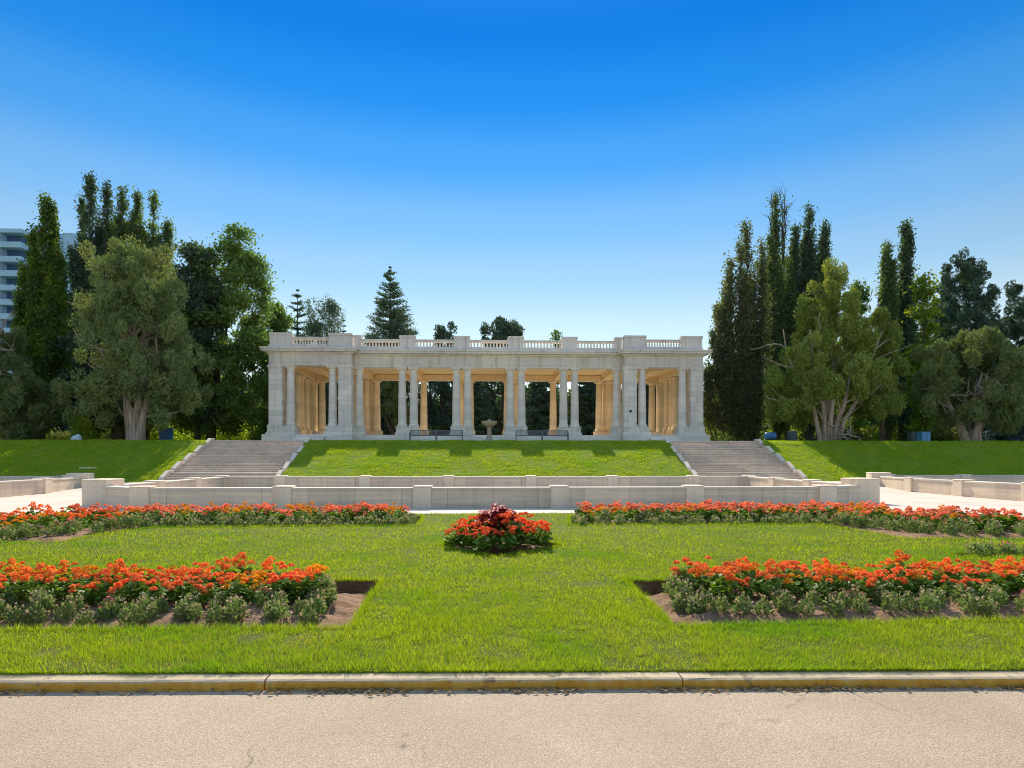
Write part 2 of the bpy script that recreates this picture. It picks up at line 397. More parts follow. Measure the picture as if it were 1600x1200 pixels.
# ------------------------------------------------------------------ mesh helpers
class MB:
    def __init__(self):
        self.v, self.f = [], []

    def add(self, verts, faces):
        o = len(self.v)
        self.v.extend([tuple(p) for p in verts])
        self.f.extend([tuple(i + o for i in q) for q in faces])

    def box(self, x0, x1, y0, y1, z0, z1, rot=0.0):
        cx, cy = (x0 + x1) / 2, (y0 + y1) / 2
        c, s = math.cos(rot), math.sin(rot)
        pts = []
        for z in (z0, z1):
            for x, y in ((x0, y0), (x1, y0), (x1, y1), (x0, y1)):
                dx, dy = x - cx, y - cy
                pts.append((cx + dx * c - dy * s, cy + dx * s + dy * c, z))
        self.add(pts, [(3, 2, 1, 0), (4, 5, 6, 7), (0, 1, 5, 4), (1, 2, 6, 5), (2, 3, 7, 6), (3, 0, 4, 7)])

    def frustum(self, cx, cy, hx0, hy0, z0, hx1, hy1, z1):
        pts = [(cx + a * hx0, cy + b * hy0, z0) for a, b in ((-1, -1), (1, -1), (1, 1), (-1, 1))]
        pts += [(cx + a * hx1, cy + b * hy1, z1) for a, b in ((-1, -1), (1, -1), (1, 1), (-1, 1))]
        self.add(pts, [(3, 2, 1, 0), (4, 5, 6, 7), (0, 1, 5, 4), (1, 2, 6, 5), (2, 3, 7, 6), (3, 0, 4, 7)])

    def wall(self, p, q, z0, z1, th, zq0=None, zq1=None):
        """straight upright slab from p to q"""
        d = Vector((q[0] - p[0], q[1] - p[1], 0)).normalized()
        n = Vector((-d.y, d.x, 0)) * th / 2
        zq0 = z0 if zq0 is None else zq0
        zq1 = z1 if zq1 is None else zq1
        pts = []
        for zz in ((z0, zq0), (z1, zq1)):
            pts += [(p[0] - n.x, p[1] - n.y, zz[0]), (q[0] - n.x, q[1] - n.y, zz[1]),
                    (q[0] + n.x, q[1] + n.y, zz[1]), (p[0] + n.x, p[1] + n.y, zz[0])]
        self.add(pts, [(3, 2, 1, 0), (4, 5, 6, 7), (0, 1, 5, 4), (1, 2, 6, 5), (2, 3, 7, 6), (3, 0, 4, 7)])

    def lathe(self, prof, cx=0, cy=0, n=20):
        pts, faces = [], []
        for r, z in prof:
            for k in range(n):
                a = 2 * math.pi * k / n
                pts.append((cx + r * math.cos(a), cy + r * math.sin(a), z))
        for i in range(len(prof) - 1):
            for k in range(n):
                k2 = (k + 1) % n
                faces.append((i * n + k, i * n + k2, (i + 1) * n + k2, (i + 1) * n + k))
        faces.append(tuple(range(n - 1, -1, -1)))
        faces.append(tuple((len(prof) - 1) * n + k for k in range(n)))
        self.add(pts, faces)

    def tube(self, pts, rad, n=8):
        P = [Vector(p) for p in pts]
        ring, faces = [], []
        for i, p in enumerate(P):
            d = (P[min(i + 1, len(P) - 1)] - P[max(i - 1, 0)]).normalized()
            u = d.cross(Vector((0.31, 0.87, 0.13)))
            if u.length < 1e-3:
                u = d.cross(Vector((1, 0, 0)))
            u.normalize()
            w = d.cross(u)
            for k in range(n):
                a = 2 * math.pi * k / n
                ring.append(p + (u * math.cos(a) + w * math.sin(a)) * rad[i])
        for i in range(len(P) - 1):
            for k in range(n):
                k2 = (k + 1) % n
                faces.append((i * n + k, i * n + k2, (i + 1) * n + k2, (i + 1) * n + k))
        faces.append(tuple(range(n - 1, -1, -1)))
        faces.append(tuple((len(P) - 1) * n + k for k in range(n)))
        self.add(ring, faces)

    def extrude_x(self, prof, x0, x1):
        """closed (y,z) profile swept along x"""
        n = len(prof)
        pts = [(x0, y, z) for y, z in prof] + [(x1, y, z) for y, z in prof]
        faces = [(i, (i + 1) % n, n + (i + 1) % n, n + i) for i in range(n)]
        faces += [tuple(range(n - 1, -1, -1)), tuple(range(n, 2 * n))]
        self.add(pts, faces)

    def build(self, name, mat, parent=None, smooth=False, bevel=0.0):
        me = bpy.data.meshes.new(name)
        me.from_pydata(self.v, [], self.f)
        me.update()
        return link(name, me, mat, parent, smooth, bevel)

def link(name, me, mat, parent=None, smooth=False, bevel=0.0):
    o = bpy.data.objects.new(name, me)
    COL.objects.link(o)
    me.materials.append(mat)
    if smooth:
        me.polygons.foreach_set('use_smooth', [True] * len(me.polygons))
        try:
            me.set_sharp_from_angle(angle=R(35))
        except Exception:
            pass
    if bevel:
        b = o.modifiers.new('bevel', 'BEVEL')
        b.width = bevel
        b.segments = 2
        b.limit_method = 'ANGLE'
    if parent is not None:
        o.parent = parent
        off = Vector((0, 0, 0))
        p = parent
        while p is not None:
            off += p.location
            p = p.parent
        if not parent.get('_local'):
            o.location = -off
    return o

def np_mesh(name, V, n_per):
    """V: (faces*n_per, 3) separate polygons of n_per corners"""
    V = np.ascontiguousarray(V, dtype=np.float32)
    nv = len(V)
    nf = nv // n_per
    me = bpy.data.meshes.new(name)
    me.vertices.add(nv)
    me.vertices.foreach_set('co', V.ravel())
    me.loops.add(nv)
    me.loops.foreach_set('vertex_index', np.arange(nv, dtype=np.int32))
    me.polygons.add(nf)
    me.polygons.foreach_set('loop_start', np.arange(0, nv, n_per, dtype=np.int32))
    me.update(calc_edges=True)
    return me

def empty(name, loc=(0, 0, 0), rz=0.0, local=False):
    o = bpy.data.objects.new(name, None)
    o.empty_display_size = 0.3
    COL.objects.link(o)
    o.location = loc
    o.rotation_euler.z = rz
    if local:
        o['_local'] = 1
    return o

def tag(o, label=None, cat=None, group=None, kind=None):
    if label: o['label'] = label
    if cat: o['category'] = cat
    if group: o['group'] = group
    if kind: o['kind'] = kind
    return o

def copy_tree(o, parent=None):
    c = o.copy()
    COL.objects.link(c)
    c.parent = parent
    for ch in list(o.children):
        copy_tree(ch, c)
    return c

def unit(rng, n):
    v = rng.normal(size=(n, 3))
    return v / np.linalg.norm(v, axis=1, keepdims=True)

def leaf_cards(rng, C, size, aspect=0.5, axis=None, jitter=0.35, n_bias=None):
    """diamond leaves, one per centre; axis = preferred long direction"""
    n = len(C)
    u = unit(rng, n)
    if axis is not None:
        u = axis + u * jitter * 2
        u /= np.linalg.norm(u, axis=1, keepdims=True)
    w = unit(rng, n)
    v = np.cross(u, w)
    v /= np.linalg.norm(v, axis=1, keepdims=True) + 1e-9
    s = (size * rng.uniform(0.65, 1.35, size=(n, 1)))
    a, b = u * s * 0.5, v * s * 0.5 * aspect
    V = np.empty((n, 4, 3), dtype=np.float32)
    V[:, 0] = C - a
    V[:, 1] = C + b
    V[:, 2] = C + a
    V[:, 3] = C - b
    return V.reshape(-1, 3)

def in_poly(px, py, poly):
    inside = np.zeros(len(px), dtype=bool)
    j = len(poly) - 1
    for i in range(len(poly)):
        xi, yi = poly[i]
        xj, yj = poly[j]
        c = ((yi > py) != (yj > py)) & (px < (xj - xi) * (py - yi) / (yj - yi + 1e-12) + xi)
        inside ^= c
        j = i
    return inside

# ------------------------------------------------------------------ setting: terrain, road, kerb, lawn
ZT = 3.0                              # level of the terrace round the pavilion
CURB_SLOPE = -0.0274
def curb_y(x):
    return 4.48 + CURB_SLOPE * x
def lawn_back(x):
    k = 0.30 if x > 0 else 0.05
    d = max(0.0, abs(x) - 12.5)
    return max(10.5, 18.3 - k * d * d)

def struct(o):
    o['kind'] = 'structure'
    return o

# road
mb = MB()
x0, x1 = -120, 120
mb.add([(x0, -60, -0.075), (x1, -60, -0.075), (x1, curb_y(x1) + 0.05, -0.075), (x0, curb_y(x0) + 0.05, -0.075)], [(0, 1, 2, 3)])
struct(mb.build('road', M['road']))

# kerb: stones about 3 m long with open joints and worn arrises
rnd = random.Random(5)
mb = MB()
jx = [-60, -40, -25, -17, -12.4, -8.6, -5.2, -1.74, 1.31, 4.7, 9.2, 13, 17.5, 25, 40, 60]
for a, b in zip(jx[:-1], jx[1:]):
    nseg = max(1, int((b - a) / 0.12)) if abs(a) < 14 else 2
    xs = np.linspace(a + 0.006, b - 0.006, nseg + 1)
    prof = [(0.0, -0.2), (0.004, -0.03), (0.012, -0.008), (0.032, 0.0), (0.155, 0.002), (0.155, -0.2)]
    rows = []
    dz, dy = rnd.uniform(-.004, .004), rnd.uniform(-.006, .006)
    for x in xs:
        chip = max(0, noise.noise((x * 3.1, 2.0, 0))) * 0.010
        rows.append([(x, curb_y(x) + dy + py + (chip if i in (1, 2) else 0), pz + dz - (chip if i == 2 else 0)) for i, (py, pz) in enumerate(prof)])
    pts = [p for r_ in rows for p in r_]
    n = len(prof)
    fc = []
    for i in range(len(xs) - 1):
        for k in range(n):
            k2 = (k + 1) % n
            fc.append((i * n + k, (i + 1) * n + k, (i + 1) * n + k2, i * n + k2))
    fc.append(tuple(range(n)))
    fc.append(tuple((len(xs) - 1) * n + k for k in range(n - 1, -1, -1)))
    mb.add(pts, fc)
struct(mb.build('kerb', M['curb']))

# flower bed outlines (cut into the lawn)
def wob(poly, step=0.12, amp=0.035, seed=0):
    out = []
    n = len(poly)
    for i in range(n):
        a, b = poly[i], poly[(i + 1) % n]
        L = math.hypot(b[0] - a[0], b[1] - a[1])
        m = max(1, int(L / step))
        nx, ny = -(b[1] - a[1]) / L, (b[0] - a[0]) / L
        for k in range(m):
            t = k / m
            x, y = a[0] + (b[0] - a[0]) * t, a[1] + (b[1] - a[1]) * t
            d = amp * noise.noise((x * 2.3, y * 2.3, seed))
            out.append((x + nx * d, y + ny * d))
    return out

BEDS = {
    'front_left': [(-1.40, 5.86), (-1.52, 8.15), (-11.0, 8.25), (-11.0, 5.95)],
    'front_right': [(1.66, 5.80), (11.0, 5.95), (11.0, 8.1), (1.66, 8.02)],
    'back_left': [(-1.80, 14.85), (-1.95, 17.55), (-9.5, 17.35), (-11.2, 16.2), (-12.3, 14.9), (-16, 13.2), (-16, 12.1), (-9.6, 12.15), (-8.3, 12.2), (-8.35, 13.7), (-7.9, 14.75)],
    'back_right': [(1.85, 14.85), (8.0, 14.8), (8.25, 13.3), (8.3, 12.0), (10.3, 11.9), (16, 11.9), (16, 12.9), (12.6, 13.6), (12.3, 14.9), (11.7, 16.3), (10.6, 17.3), (2.2, 17.55)],
    'mound': [(-1.08, 11.5), (0.02, 9.98), (1.36, 11.4), (0.3, 13.1)],
    'strip': [(7.5, 9.75), (14, 9.6), (14, 10.25), (7.7, 10.2)],
}
BEDW = {k: wob(v, seed=i) for i, (k, v) in enumerate(BEDS.items())}

outer = []
xs = np.linspace(-40, 40, 81)
for x in xs:
    outer.append((x, curb_y(x) + 0.15))
for x in xs[::-1]:
    outer.append((x, lawn_back(x)))
verts, edges = [], []
def add_loop(loop):
    o = len(verts)
    verts.extend([Vector(p) for p in loop])
    for i in range(len(loop)):
        edges.append((o + i, o + (i + 1) % len(loop)))
add_loop(outer)
for k in BEDW:
    add_loop(BEDW[k])
cv, ce, cf, *_ = delaunay_2d_cdt(verts, edges, [], 0, 1e-5)
cx = np.array([sum(cv[i].x for i in f) / len(f) for f in cf])
cy = np.array([sum(cv[i].y for i in f) / len(f) for f in cf])
keep = in_poly(cx, cy, outer)
for k in BEDW:
    keep &= ~in_poly(cx, cy, BEDW[k])
LAWN_Z = 0.015
mb = MB()
mb.add([(v.x, v.y, LAWN_Z) for v in cv], [tuple(f) for f, kk in zip(cf, keep) if kk])
ed = [(x, curb_y(x) + 0.15) for x in np.linspace(-40, 40, 81)]
mb.add([(x, y, LAWN_Z) for x, y in ed] + [(x, y + .004, -0.15) for x, y in ed], [(i, 81 + i, 82 + i, i + 1) for i in range(80)])
struct(mb.build('lawn', M['lawn']))

# soil in the beds
def soil_z(x, y, poly_np=None):
    return -0.05 + 0.045 * noise.noise((x * 2.1, y * 2.1, 3.0)) + 0.03 * noise.noise((x * 7, y * 7, 9.0)) + 0.018 * noise.noise((x * 19, y * 19, 1.0))
DEPTH = {'front_left': -0.14, 'front_right': -0.14, 'back_left': -0.13, 'back_right': -0.13, 'mound': -0.06, 'strip': -0.08}
def dist_edge(px, py, poly):
    P = np.array(poly)
    Q = np.roll(P, -1, axis=0)
    d = np.full(len(px), 1e9)
    for a, b in zip(P, Q):
        ab = b - a
        L2 = (ab ** 2).sum() + 1e-12
        t = np.clip(((px - a[0]) * ab[0] + (py - a[1]) * ab[1]) / L2, 0, 1)
        d = np.minimum(d, np.hypot(px - a[0] - t * ab[0], py - a[1] - t * ab[1]))
    return d
def bed_surface(key, x, y, d):
    mound = 0.16 if key != 'mound' else 0.05
    return DEPTH[key] - 0.03 + mound * min(1.0, d / 0.7) + 0.05 * noise.noise((x * 2.1, y * 2.1, 3.0)) + 0.035 * noise.noise((x * 6, y * 6, 9.0)) + 0.02 * noise.noise((x * 17, y * 17, 1.0))
for key, poly in BEDW.items():
    fine = 0.055 if key.startswith('front') else 0.11
    P = np.array(poly)
    gx, gy = np.meshgrid(np.arange(P[:, 0].min(), P[:, 0].max(), fine), np.arange(P[:, 1].min(), P[:, 1].max(), fine))
    gx, gy = gx.ravel(), gy.ravel()
    if key.startswith('front'):
        ok = np.abs(gx) < 8.5
        gx, gy = gx[ok], gy[ok]
    ins = in_poly(gx, gy, poly)
    gx, gy = gx[ins], gy[ins]
    de = dist_edge(gx, gy, poly)
    ok = de > fine * 0.6
    gx, gy, de = gx[ok], gy[ok], de[ok]
    vv = [Vector(p) for p in poly] + [Vector((a, b)) for a, b in zip(gx, gy)]
    ee = [(i, (i + 1) % len(poly)) for i in range(len(poly))]
    cv, ce, cf, *_ = delaunay_2d_cdt(vv, ee, [], 0, 1e-6)
    cx = np.array([sum(cv[i].x for i in f) / len(f) for f in cf])
    cy = np.array([sum(cv[i].y for i in f) / len(f) for f in cf])
    kk = in_poly(cx, cy, poly)
    dd = dist_edge(np.array([v.x for v in cv]), np.array([v.y for v in cv]), poly)
    mb = MB()
    mb.add([(v.x, v.y, bed_surface(key, v.x, v.y, d)) for v, d in zip(cv, dd)], [tuple(f) for f, q in zip(cf, kk) if q])
    n = len(poly)
    rim = [(x, y, LAWN_Z) for x, y in poly] + [(x, y, -0.22) for x, y in poly]
    mb.add(rim, [(i, (i + 1) % n, n + (i + 1) % n, n + i) for i in range(n)])
    struct(mb.build('flower_bed_soil', M['soil'], smooth=True))

# plaza round the pools: flat, then rising a little towards the bank
def plaza_z(y):
    t = min(1.0, max(0.0, (y - 30.0) / 8.0))
    return 0.30 * t * t * (3 - 2 * t)
POOL_C = [(-13.95, 22.7), (-11.5, 20.8), (11.5, 20.8), (13.95, 22.7), (14.73, 34.4), (-14.73, 34.4)]
def pool_side(s):
    return [(s * 22.3, 34.4), (s * 21.45, 30.5), (s * 21.1, 26.6), (s * 20.8, 22.7), (s * 23, 20.8), (s * 46, 20.8), (s * 46, 36.4), (s * 24.3, 36.4)]
verts, edges = [], []
pl_outer = [(x, lawn_back(x) - 0.15) for x in np.linspace(-39, 39, 79)] + [(80, 10.3), (80, 39.5), (-80, 39.5), (-80, 10.3)]
add_loop(pl_outer)
pools = [POOL_C, pool_side(-1), pool_side(1)]
for p in pools:
    add_loop(p)
for yy in np.arange(30, 39, 1.0):
    o = len(verts)
    verts.extend([Vector((x, yy)) for x in np.linspace(-79, 79, 41)])
cv, ce, cf, *_ = delaunay_2d_cdt(verts, edges, [], 0, 1e-5)
cx = np.array([sum(cv[i].x for i in f) / len(f) for f in cf])
cy = np.array([sum(cv[i].y for i in f) / len(f) for f in cf])
kk = in_poly(cx, cy, pl_outer)
for p in pools:
    kk &= ~in_poly(cx, cy, p)
mb = MB()
mb.add([(v.x, v.y, plaza_z(v.y)) for v in cv], [tuple(f) for f, q in zip(cf, kk) if q])
struct(mb.build('plaza_pavement', M['plaza']))
mb = MB()
for p in pools:
    mb.add([(x, y, -0.25) for x, y in p], [tuple(range(len(p)))])
struct(mb.build('pool_floor', M['plaza']))
# ground under everything, out to the horizon
mb = MB()
mb.add([(-3000, 4.5, -0.35), (3000, 4.5, -0.35), (3000, 46, -0.35), (-3000, 46, -0.35)], [(0, 1, 2, 3)])
mb.add([(-3000, -3000, -0.35), (3000, -3000, -0.35), (3000, 4.5, -0.35), (-3000, 4.5, -0.35)], [(0, 1, 2, 3)])
struct(mb.build('ground', M['terrace']))

# grass bank up to the terrace
STX = (13.0, 19.7)                    # staircase between these |x|
Y_TOE, Y_CREST = 37.4, 44.6
def bank_z(y, x=0.0):
    t = min(1.0, max(0.0, (y - Y_TOE) / (Y_CREST - Y_TOE)))
    # nearly straight slope, rounded at the crest
    f = t * 1.06 if t < 0.80 else 0.848 + (1 - ((1 - t) / 0.2) ** 2) * 0.152
    f = min(1.0, f)
    return 0.28 + (ZT - 0.28) * f
mb = MB()
ys = np.concatenate([np.linspace(37.2, 46, 36), [48, 52, 60, 75, 100, 160, 300, 3000]])
for xa, xb, nx in ((-90, -STX[1], 50), (-STX[1], -STX[0], 8), (-STX[0], STX[0], 40), (STX[0], STX[1], 8), (STX[1], 90, 50)):
    stair = abs(xa + xb) / 2 > STX[0] and abs(xa + xb) / 2 < STX[1]
    xs = np.linspace(xa, xb, nx + 1)
    pts = []
    for y in ys:
        for x in xs:
            z = bank_z(y, x) if y < 46 else ZT
            if stair and y < 45.3:
                z = -0.1 + max(0.0, (ZT - 1.2) * (y - 37.2) / 8.0)
            pts.append((x, y, z))
    m_ = nx + 1
    fc = [(j * m_ + i, j * m_ + i + 1, (j + 1) * m_ + i + 1, (j + 1) * m_ + i) for j in range(len(ys) - 1) for i in range(nx)]
    mb.add(pts, fc)
for s in (-1, 1):
    mb.add([(s * 90, 37.2, 0.2), (s * 3000, 37.2, 0.2), (s * 3000, 46, ZT), (s * 90, 46, ZT)], [(0, 1, 2, 3)])
    mb.add([(s * 90, 46, ZT), (s * 3000, 46, ZT), (s * 3000, 3000, ZT), (s * 90, 3000, ZT)], [(0, 1, 2, 3)])
struct(mb.build('grass_bank', M['bank']))

# grass blades
def blades(rng, x, y, z, h, w, lean=0.45):
    n = len(x)
    a = rng.uniform(0, 2 * np.pi, n)
    hh = h * rng.uniform(0.55, 1.25, n)
    l = rng.normal(0, lean, (n, 2)) * hh[:, None]
    V = np.empty((n, 3, 3), dtype=np.float32)
    ca, sa = np.cos(a) * w / 2, np.sin(a) * w / 2
    V[:, 0] = np.stack([x - ca, y - sa, z], 1)
    V[:, 1] = np.stack([x + ca, y + sa, z], 1)
    V[:, 2] = np.stack([x + l[:, 0], y + l[:, 1], z + hh], 1)
    return V.reshape(-1, 3)

def smooth_noise(x, y, sc, seed):
    r_ = np.random.default_rng(seed)
    G = r_.uniform(-1, 1, (64, 64))
    u, v = x * sc, y * sc
    i, j = np.floor(u).astype(int), np.floor(v).astype(int)
    fu, fv = u - i, v - j
    fu, fv = fu * fu * (3 - 2 * fu), fv * fv * (3 - 2 * fv)
    g = lambda a, b: G[a % 64, b % 64]
    return (g(i, j) * (1 - fu) + g(i + 1, j) * fu) * (1 - fv) + (g(i, j + 1) * (1 - fu) + g(i + 1, j + 1) * fu) * fv

rng = np.random.default_rng(11)
VV = []
D = 4.4
while D < 18.6:
    st = 0.25 if D < 9 else 0.5
    half = 0.92 * D + 2.2
    dens = min(6500.0, max(330.0, 1.4e6 / D ** 3))
    n = int(dens * st * 2 * half)
    x = rng.uniform(-half, half, n)
    y = rng.uniform(D, D + st, n)
    lb = 18.3 - np.where(x > 0, 0.30, 0.05) * np.maximum(0, np.abs(x) - 12.5) ** 2
    ok = (y > 4.48 + CURB_SLOPE * x + 0.135) & (y < lb + 0.02)
    for p in BEDW.values():
        ok &= ~in_poly(x, y, p)
    # worn patches thin the grass out
    bald = smooth_noise(x, y, 0.9, 3) * 0.6 + smooth_noise(x, y, 2.7, 4) * 0.4
    ok &= (rng.uniform(0, 1, n) < np.clip(1.05 - np.maximum(0, bald - 0.42) * 3.0, 0.1, 1))
    spot = np.exp(-(((x + 3.3) / 0.45) ** 2 + ((y - 4.85) / 0.16) ** 2))
    ok &= rng.uniform(0, 1, n) > spot * 0.9
    x, y = x[ok], y[ok]
    tall = 1 + 0.25 * smooth_noise(x, y, 1.6, 8) + 0.45 * smooth_noise(x, y, 7.0, 9) + 0.3 * smooth_noise(x, y, 17.0, 10)
    edge = np.clip(1.0 - (y - (4.48 + CURB_SLOPE * x) - 0.15) / 0.5, 0, 1)
    h = (0.042 + 0.016 * edge) * tall
    w = np.maximum(0.005, 0.0011 * y)
    VV.append(blades(rng, x, y, np.full(len(x), LAWN_Z - 0.004), h, w))
    D += st
# longer fringe where the turf meets a bed
for k, p in BEDW.items():
    P = np.array(p)
    L = len(P)
    m = 60 * L if k.startswith('front') else 25 * L
    i = rng.integers(0, L, m)
    t = rng.uniform(0, 1, m)
    q = P[i] + (P[(i + 1) % L] - P[i]) * t[:, None] + rng.normal(0, 0.018, (m, 2))
    ok = (np.abs(q[:, 0]) < 0.95 * q[:, 1] + 2)
    q = q[ok]
    VV.append(blades(rng, q[:, 0], q[:, 1], np.full(len(q), LAWN_Z - 0.01), np.full(len(q), 0.075), np.maximum(0.005, 0.001 * q[:, 1])))
# straw coloured blades, thicker in dry patches
n = 46000
y = 18.2 / (1 + rng.uniform(0, 1, n) * (18.2 / 4.7 - 1))
x = rng.uniform(-1, 1, n) * (0.92 * y + 1.5)
lb = 18.3 - np.where(x > 0, 0.30, 0.05) * np.maximum(0, np.abs(x) - 12.5) ** 2
ok = (y > 4.48 + CURB_SLOPE * x + 0.14) & (y < lb)
for p in BEDW.values():
    ok &= ~in_poly(x, y, p)
dryness = smooth_noise(x, y, 0.45, 31) * .6 + smooth_noise(x, y, 1.9, 32) * .5
ok &= rng.uniform(0, 1, n) < np.clip(.12 + 1.3 * dryness, .04, 1)
x, y = x[ok], y[ok]
dry = link('dry_grass', np_mesh('dry_grass', blades(rng, x, y, np.full(len(x), LAWN_Z), np.full(len(x), .05), np.maximum(.0045, .001 * y), .6), 3), M['blade_dry'])
tag(dry, 'straw coloured dry blades scattered through the front lawn', 'grass', kind='stuff')
# tufts that flop over the back of the kerb
n = 9000
x = rng.uniform(-7, 7, n)
y = 4.48 + CURB_SLOPE * x + .15 + np.abs(rng.normal(0, .02, n)) - .012
clump = np.clip(.75 + .6 * smooth_noise(x, y, 3.0, 41), .15, 1.2)
B_ = blades(rng, x, y, np.full(n, .004), .055 * clump, np.full(n, .006), .5).reshape(-1, 3, 3)
B_[:, 2, 1] -= np.abs(rng.normal(.028, .015, n)) * clump
VV.append(B_.reshape(-1, 3))
lawn_grass = link('lawn_grass', np_mesh('lawn_grass', np.concatenate(VV), 3), M['blade'])
tag(lawn_grass, 'bright green mown grass of the front lawn', 'grass', kind='stuff')

n = 420000
x = rng.uniform(-44, 44, n)
y = rng.uniform(37.3, 46.5, n)
ok = (np.abs(x) < STX[0] - 0.22) | (np.abs(x) > STX[1] + 0.22)
x, y = x[ok], y[ok]
t = np.clip((y - Y_TOE) / (Y_CREST - Y_TOE), 0, 1)
f = np.where(t < 0.8, t * 1.06, 0.848 + (1 - ((1 - t) / 0.2) ** 2) * 0.152)
z = 0.28 + (ZT - 0.28) * np.minimum(1, f) - 0.012
h = 0.065 * (1 + 0.45 * smooth_noise(x, y, 0.8, 21) + 0.5 * smooth_noise(x, y * 1.8, 2.6, 22))
bank_grass = link('bank_grass', np_mesh('bank_grass', blades(rng, x, y, z, h, np.full(len(x), 0.034), 0.5), 3), M['bank_blade'])
tag(bank_grass, 'thick green grass on the sloping bank below the pavilion', 'grass', kind='stuff')

# dry leaves and twigs in the gutter
n = 520
cxs = rng.choice([-4.0, -3.6, -1.45, -1.0, -0.9, 2.05, 2.4, 1.4, 0.2, 3.8], n)
x = cxs + rng.normal(0, 0.22, n)
more = rng.uniform(-6, 6, 260)
x = np.concatenate([x, more])
y = 4.48 + CURB_SLOPE * x - np.abs(rng.normal(0.0, 0.035, len(x))) - 0.012
C = np.stack([x, y, np.full(len(x), -0.068) + rng.uniform(0, 0.012, len(x))], 1)
ax = np.stack([rng.normal(0, 1, len(x)), rng.normal(0, .4, len(x)), np.zeros(len(x))], 1)
ax /= np.linalg.norm(ax, axis=1, keepdims=True)
tag(link('dry_leaves', np_mesh('dry_leaves', leaf_cards(rng, C, 0.042, 0.4, ax, 0.15), 4), M['litter']), 'dry brown leaves and twigs lying along the gutter below the kerb', 'leaf litter', kind='stuff')

# ------------------------------------------------------------------ pool walls
def wall_run(root, nodes, z1, post_w=0.60, post_h=0.06, th=0.42, skip_post=(), z_base=-0.4, close=False, angle=None):
    """posts at the nodes, a panel with its coping between each pair"""
    for i, (a, b) in enumerate(zip(nodes[:-1], nodes[1:])):
        d = Vector((b[0] - a[0], b[1] - a[1], 0))
        L = d.length
        d /= L
        g = post_w / 2 - 0.02
        p = (a[0] + d.x * g, a[1] + d.y * g)
        q = (b[0] - d.x * g, b[1] - d.y * g)
        m1 = MB()
        m1.wall(p, q, z_base, z1 - 0.10, th)
        pan = m1.build('wall_panel', M['sandstone'], root, bevel=0.01)
        m2 = MB()
        m2.wall(p, q, z1 - 0.10, z1, th + 0.05)
        m2.build('coping', M['coping'], pan_parent(root, pan), bevel=0.02)
    for i, a in enumerate(nodes):
        if i in skip_post:
            continue
        if i == 0:
            d = Vector((nodes[1][0] - a[0], nodes[1][1] - a[1]))
        elif i == len(nodes) - 1:
            d = Vector((a[0] - nodes[-2][0], a[1] - nodes[-2][1]))
        else:
            d = Vector((nodes[i + 1][0] - nodes[i - 1][0], nodes[i + 1][1] - nodes[i - 1][1]))
        rot = math.atan2(d.y, d.x)
        post(root, a[0], a[1], rot, post_w, z1 + post_h, 0.56, z_base)

def pan_parent(root, pan):
    return pan

def post(root, x, y, rot, w, z1, dpt=0.56, z_base=-0.4):
    m1 = MB()
    m1.box(x - w / 2, x + w / 2, y - dpt / 2, y + dpt / 2, z_base, z1 - 0.05, rot)
    # slightly crowned top
    c, s = math.cos(rot), math.sin(rot)
    pts = []
    for k, (hw, hd, z) in enumerate(((w / 2 + .012, dpt / 2 + .012, z1 - 0.05), (w / 2 + .012, dpt / 2 + .012, z1 - 0.015), (w / 2 - .06, dpt / 2 - .06, z1))):
        for a, b in ((-1, -1), (1, -1), (1, 1), (-1, 1)):
            dx, dy = a * hw, b * hd
            pts.append((x + dx * c - dy * s, y + dx * s + dy * c, z))
    m1.add(pts, [(3, 2, 1, 0), (0, 1, 5, 4), (1, 2, 6, 5), (2, 3, 7, 6), (3, 0, 4, 7), (4, 5, 9, 8), (5, 6, 10, 9), (6, 7, 11, 10), (7, 4, 8, 11), (8, 9, 10, 11)])
    return m1.build('post', M['sandpost'], root, bevel=0.012)

ZW = 0.69
root = tag(empty('pool_wall', (0, 20.8, 0)), 'low sandstone wall with square posts ringing the centre pool below the pavilion', 'wall', 'low stone walls round the pools')
wall_run(root, [(-11.5, 20.8), (-6.9, 20.8), (-2.3, 20.8), (2.3, 20.8), (6.9, 20.8), (11.5, 20.8)], ZW)
wall_run(root, [(-14.73, 34.4), (-11.5, 34.4), (-6.9, 34.4), (-2.3, 34.4), (2.3, 34.4), (6.9, 34.4), (11.5, 34.4), (14.73, 34.4)], ZW)
for s in (-1, 1):
    wall_run(root, [(s * 11.5, 20.8), (s * 13.95, 22.7)], ZW, skip_post=(0, 1))
    wall_run(root, [(s * 13.95, 22.7), (s * 14.2, 26.6), (s * 14.45, 30.5), (s * 14.73, 34.4)], ZW, skip_post=(0, 3))
    o = post(root, s * 13.95, 22.7, s * 0.12, 0.92, 0.93, 0.92)
    o.name = 'end_pier'
for s, side in ((-1, 'left'), (1, 'right')):
    root = tag(empty('pool_wall', (s * 24, 30, 0)), 'low sandstone wall with square posts round the pool at the %s photo edge' % side, 'wall', 'low stone walls round the pools')
    wall_run(root, [(s * 22.3, 34.4), (s * 21.5, 30.4), (s * 21.1, 26.6), (s * 20.8, 22.7)], ZW, skip_post=(0,))
    wall_run(root, [(s * 20.8, 22.7), (s * 23, 20.8), (s * 27.6, 20.8), (s * 32.2, 20.8), (s * 36.8, 20.8), (s * 41.4, 20.8), (s * 46, 20.8)], ZW, skip_post=(0,))
    wall_run(root, [(s * 22.3, 34.4), (s * 24.3, 36.4)], ZW, skip_post=(0,))
    wall_run(root, [(s * 24.3, 36.4), (s * 28.9, 36.4), (s * 33.5, 36.4), (s * 38.1, 36.4), (s * 42.7, 36.4), (s * 46, 36.4)], ZW, skip_post=(0,))
    o = post(root, s * 22.3, 34.4, s * -0.25, 1.02, 0.90, 0.92)
    o.name = 'end_pier'
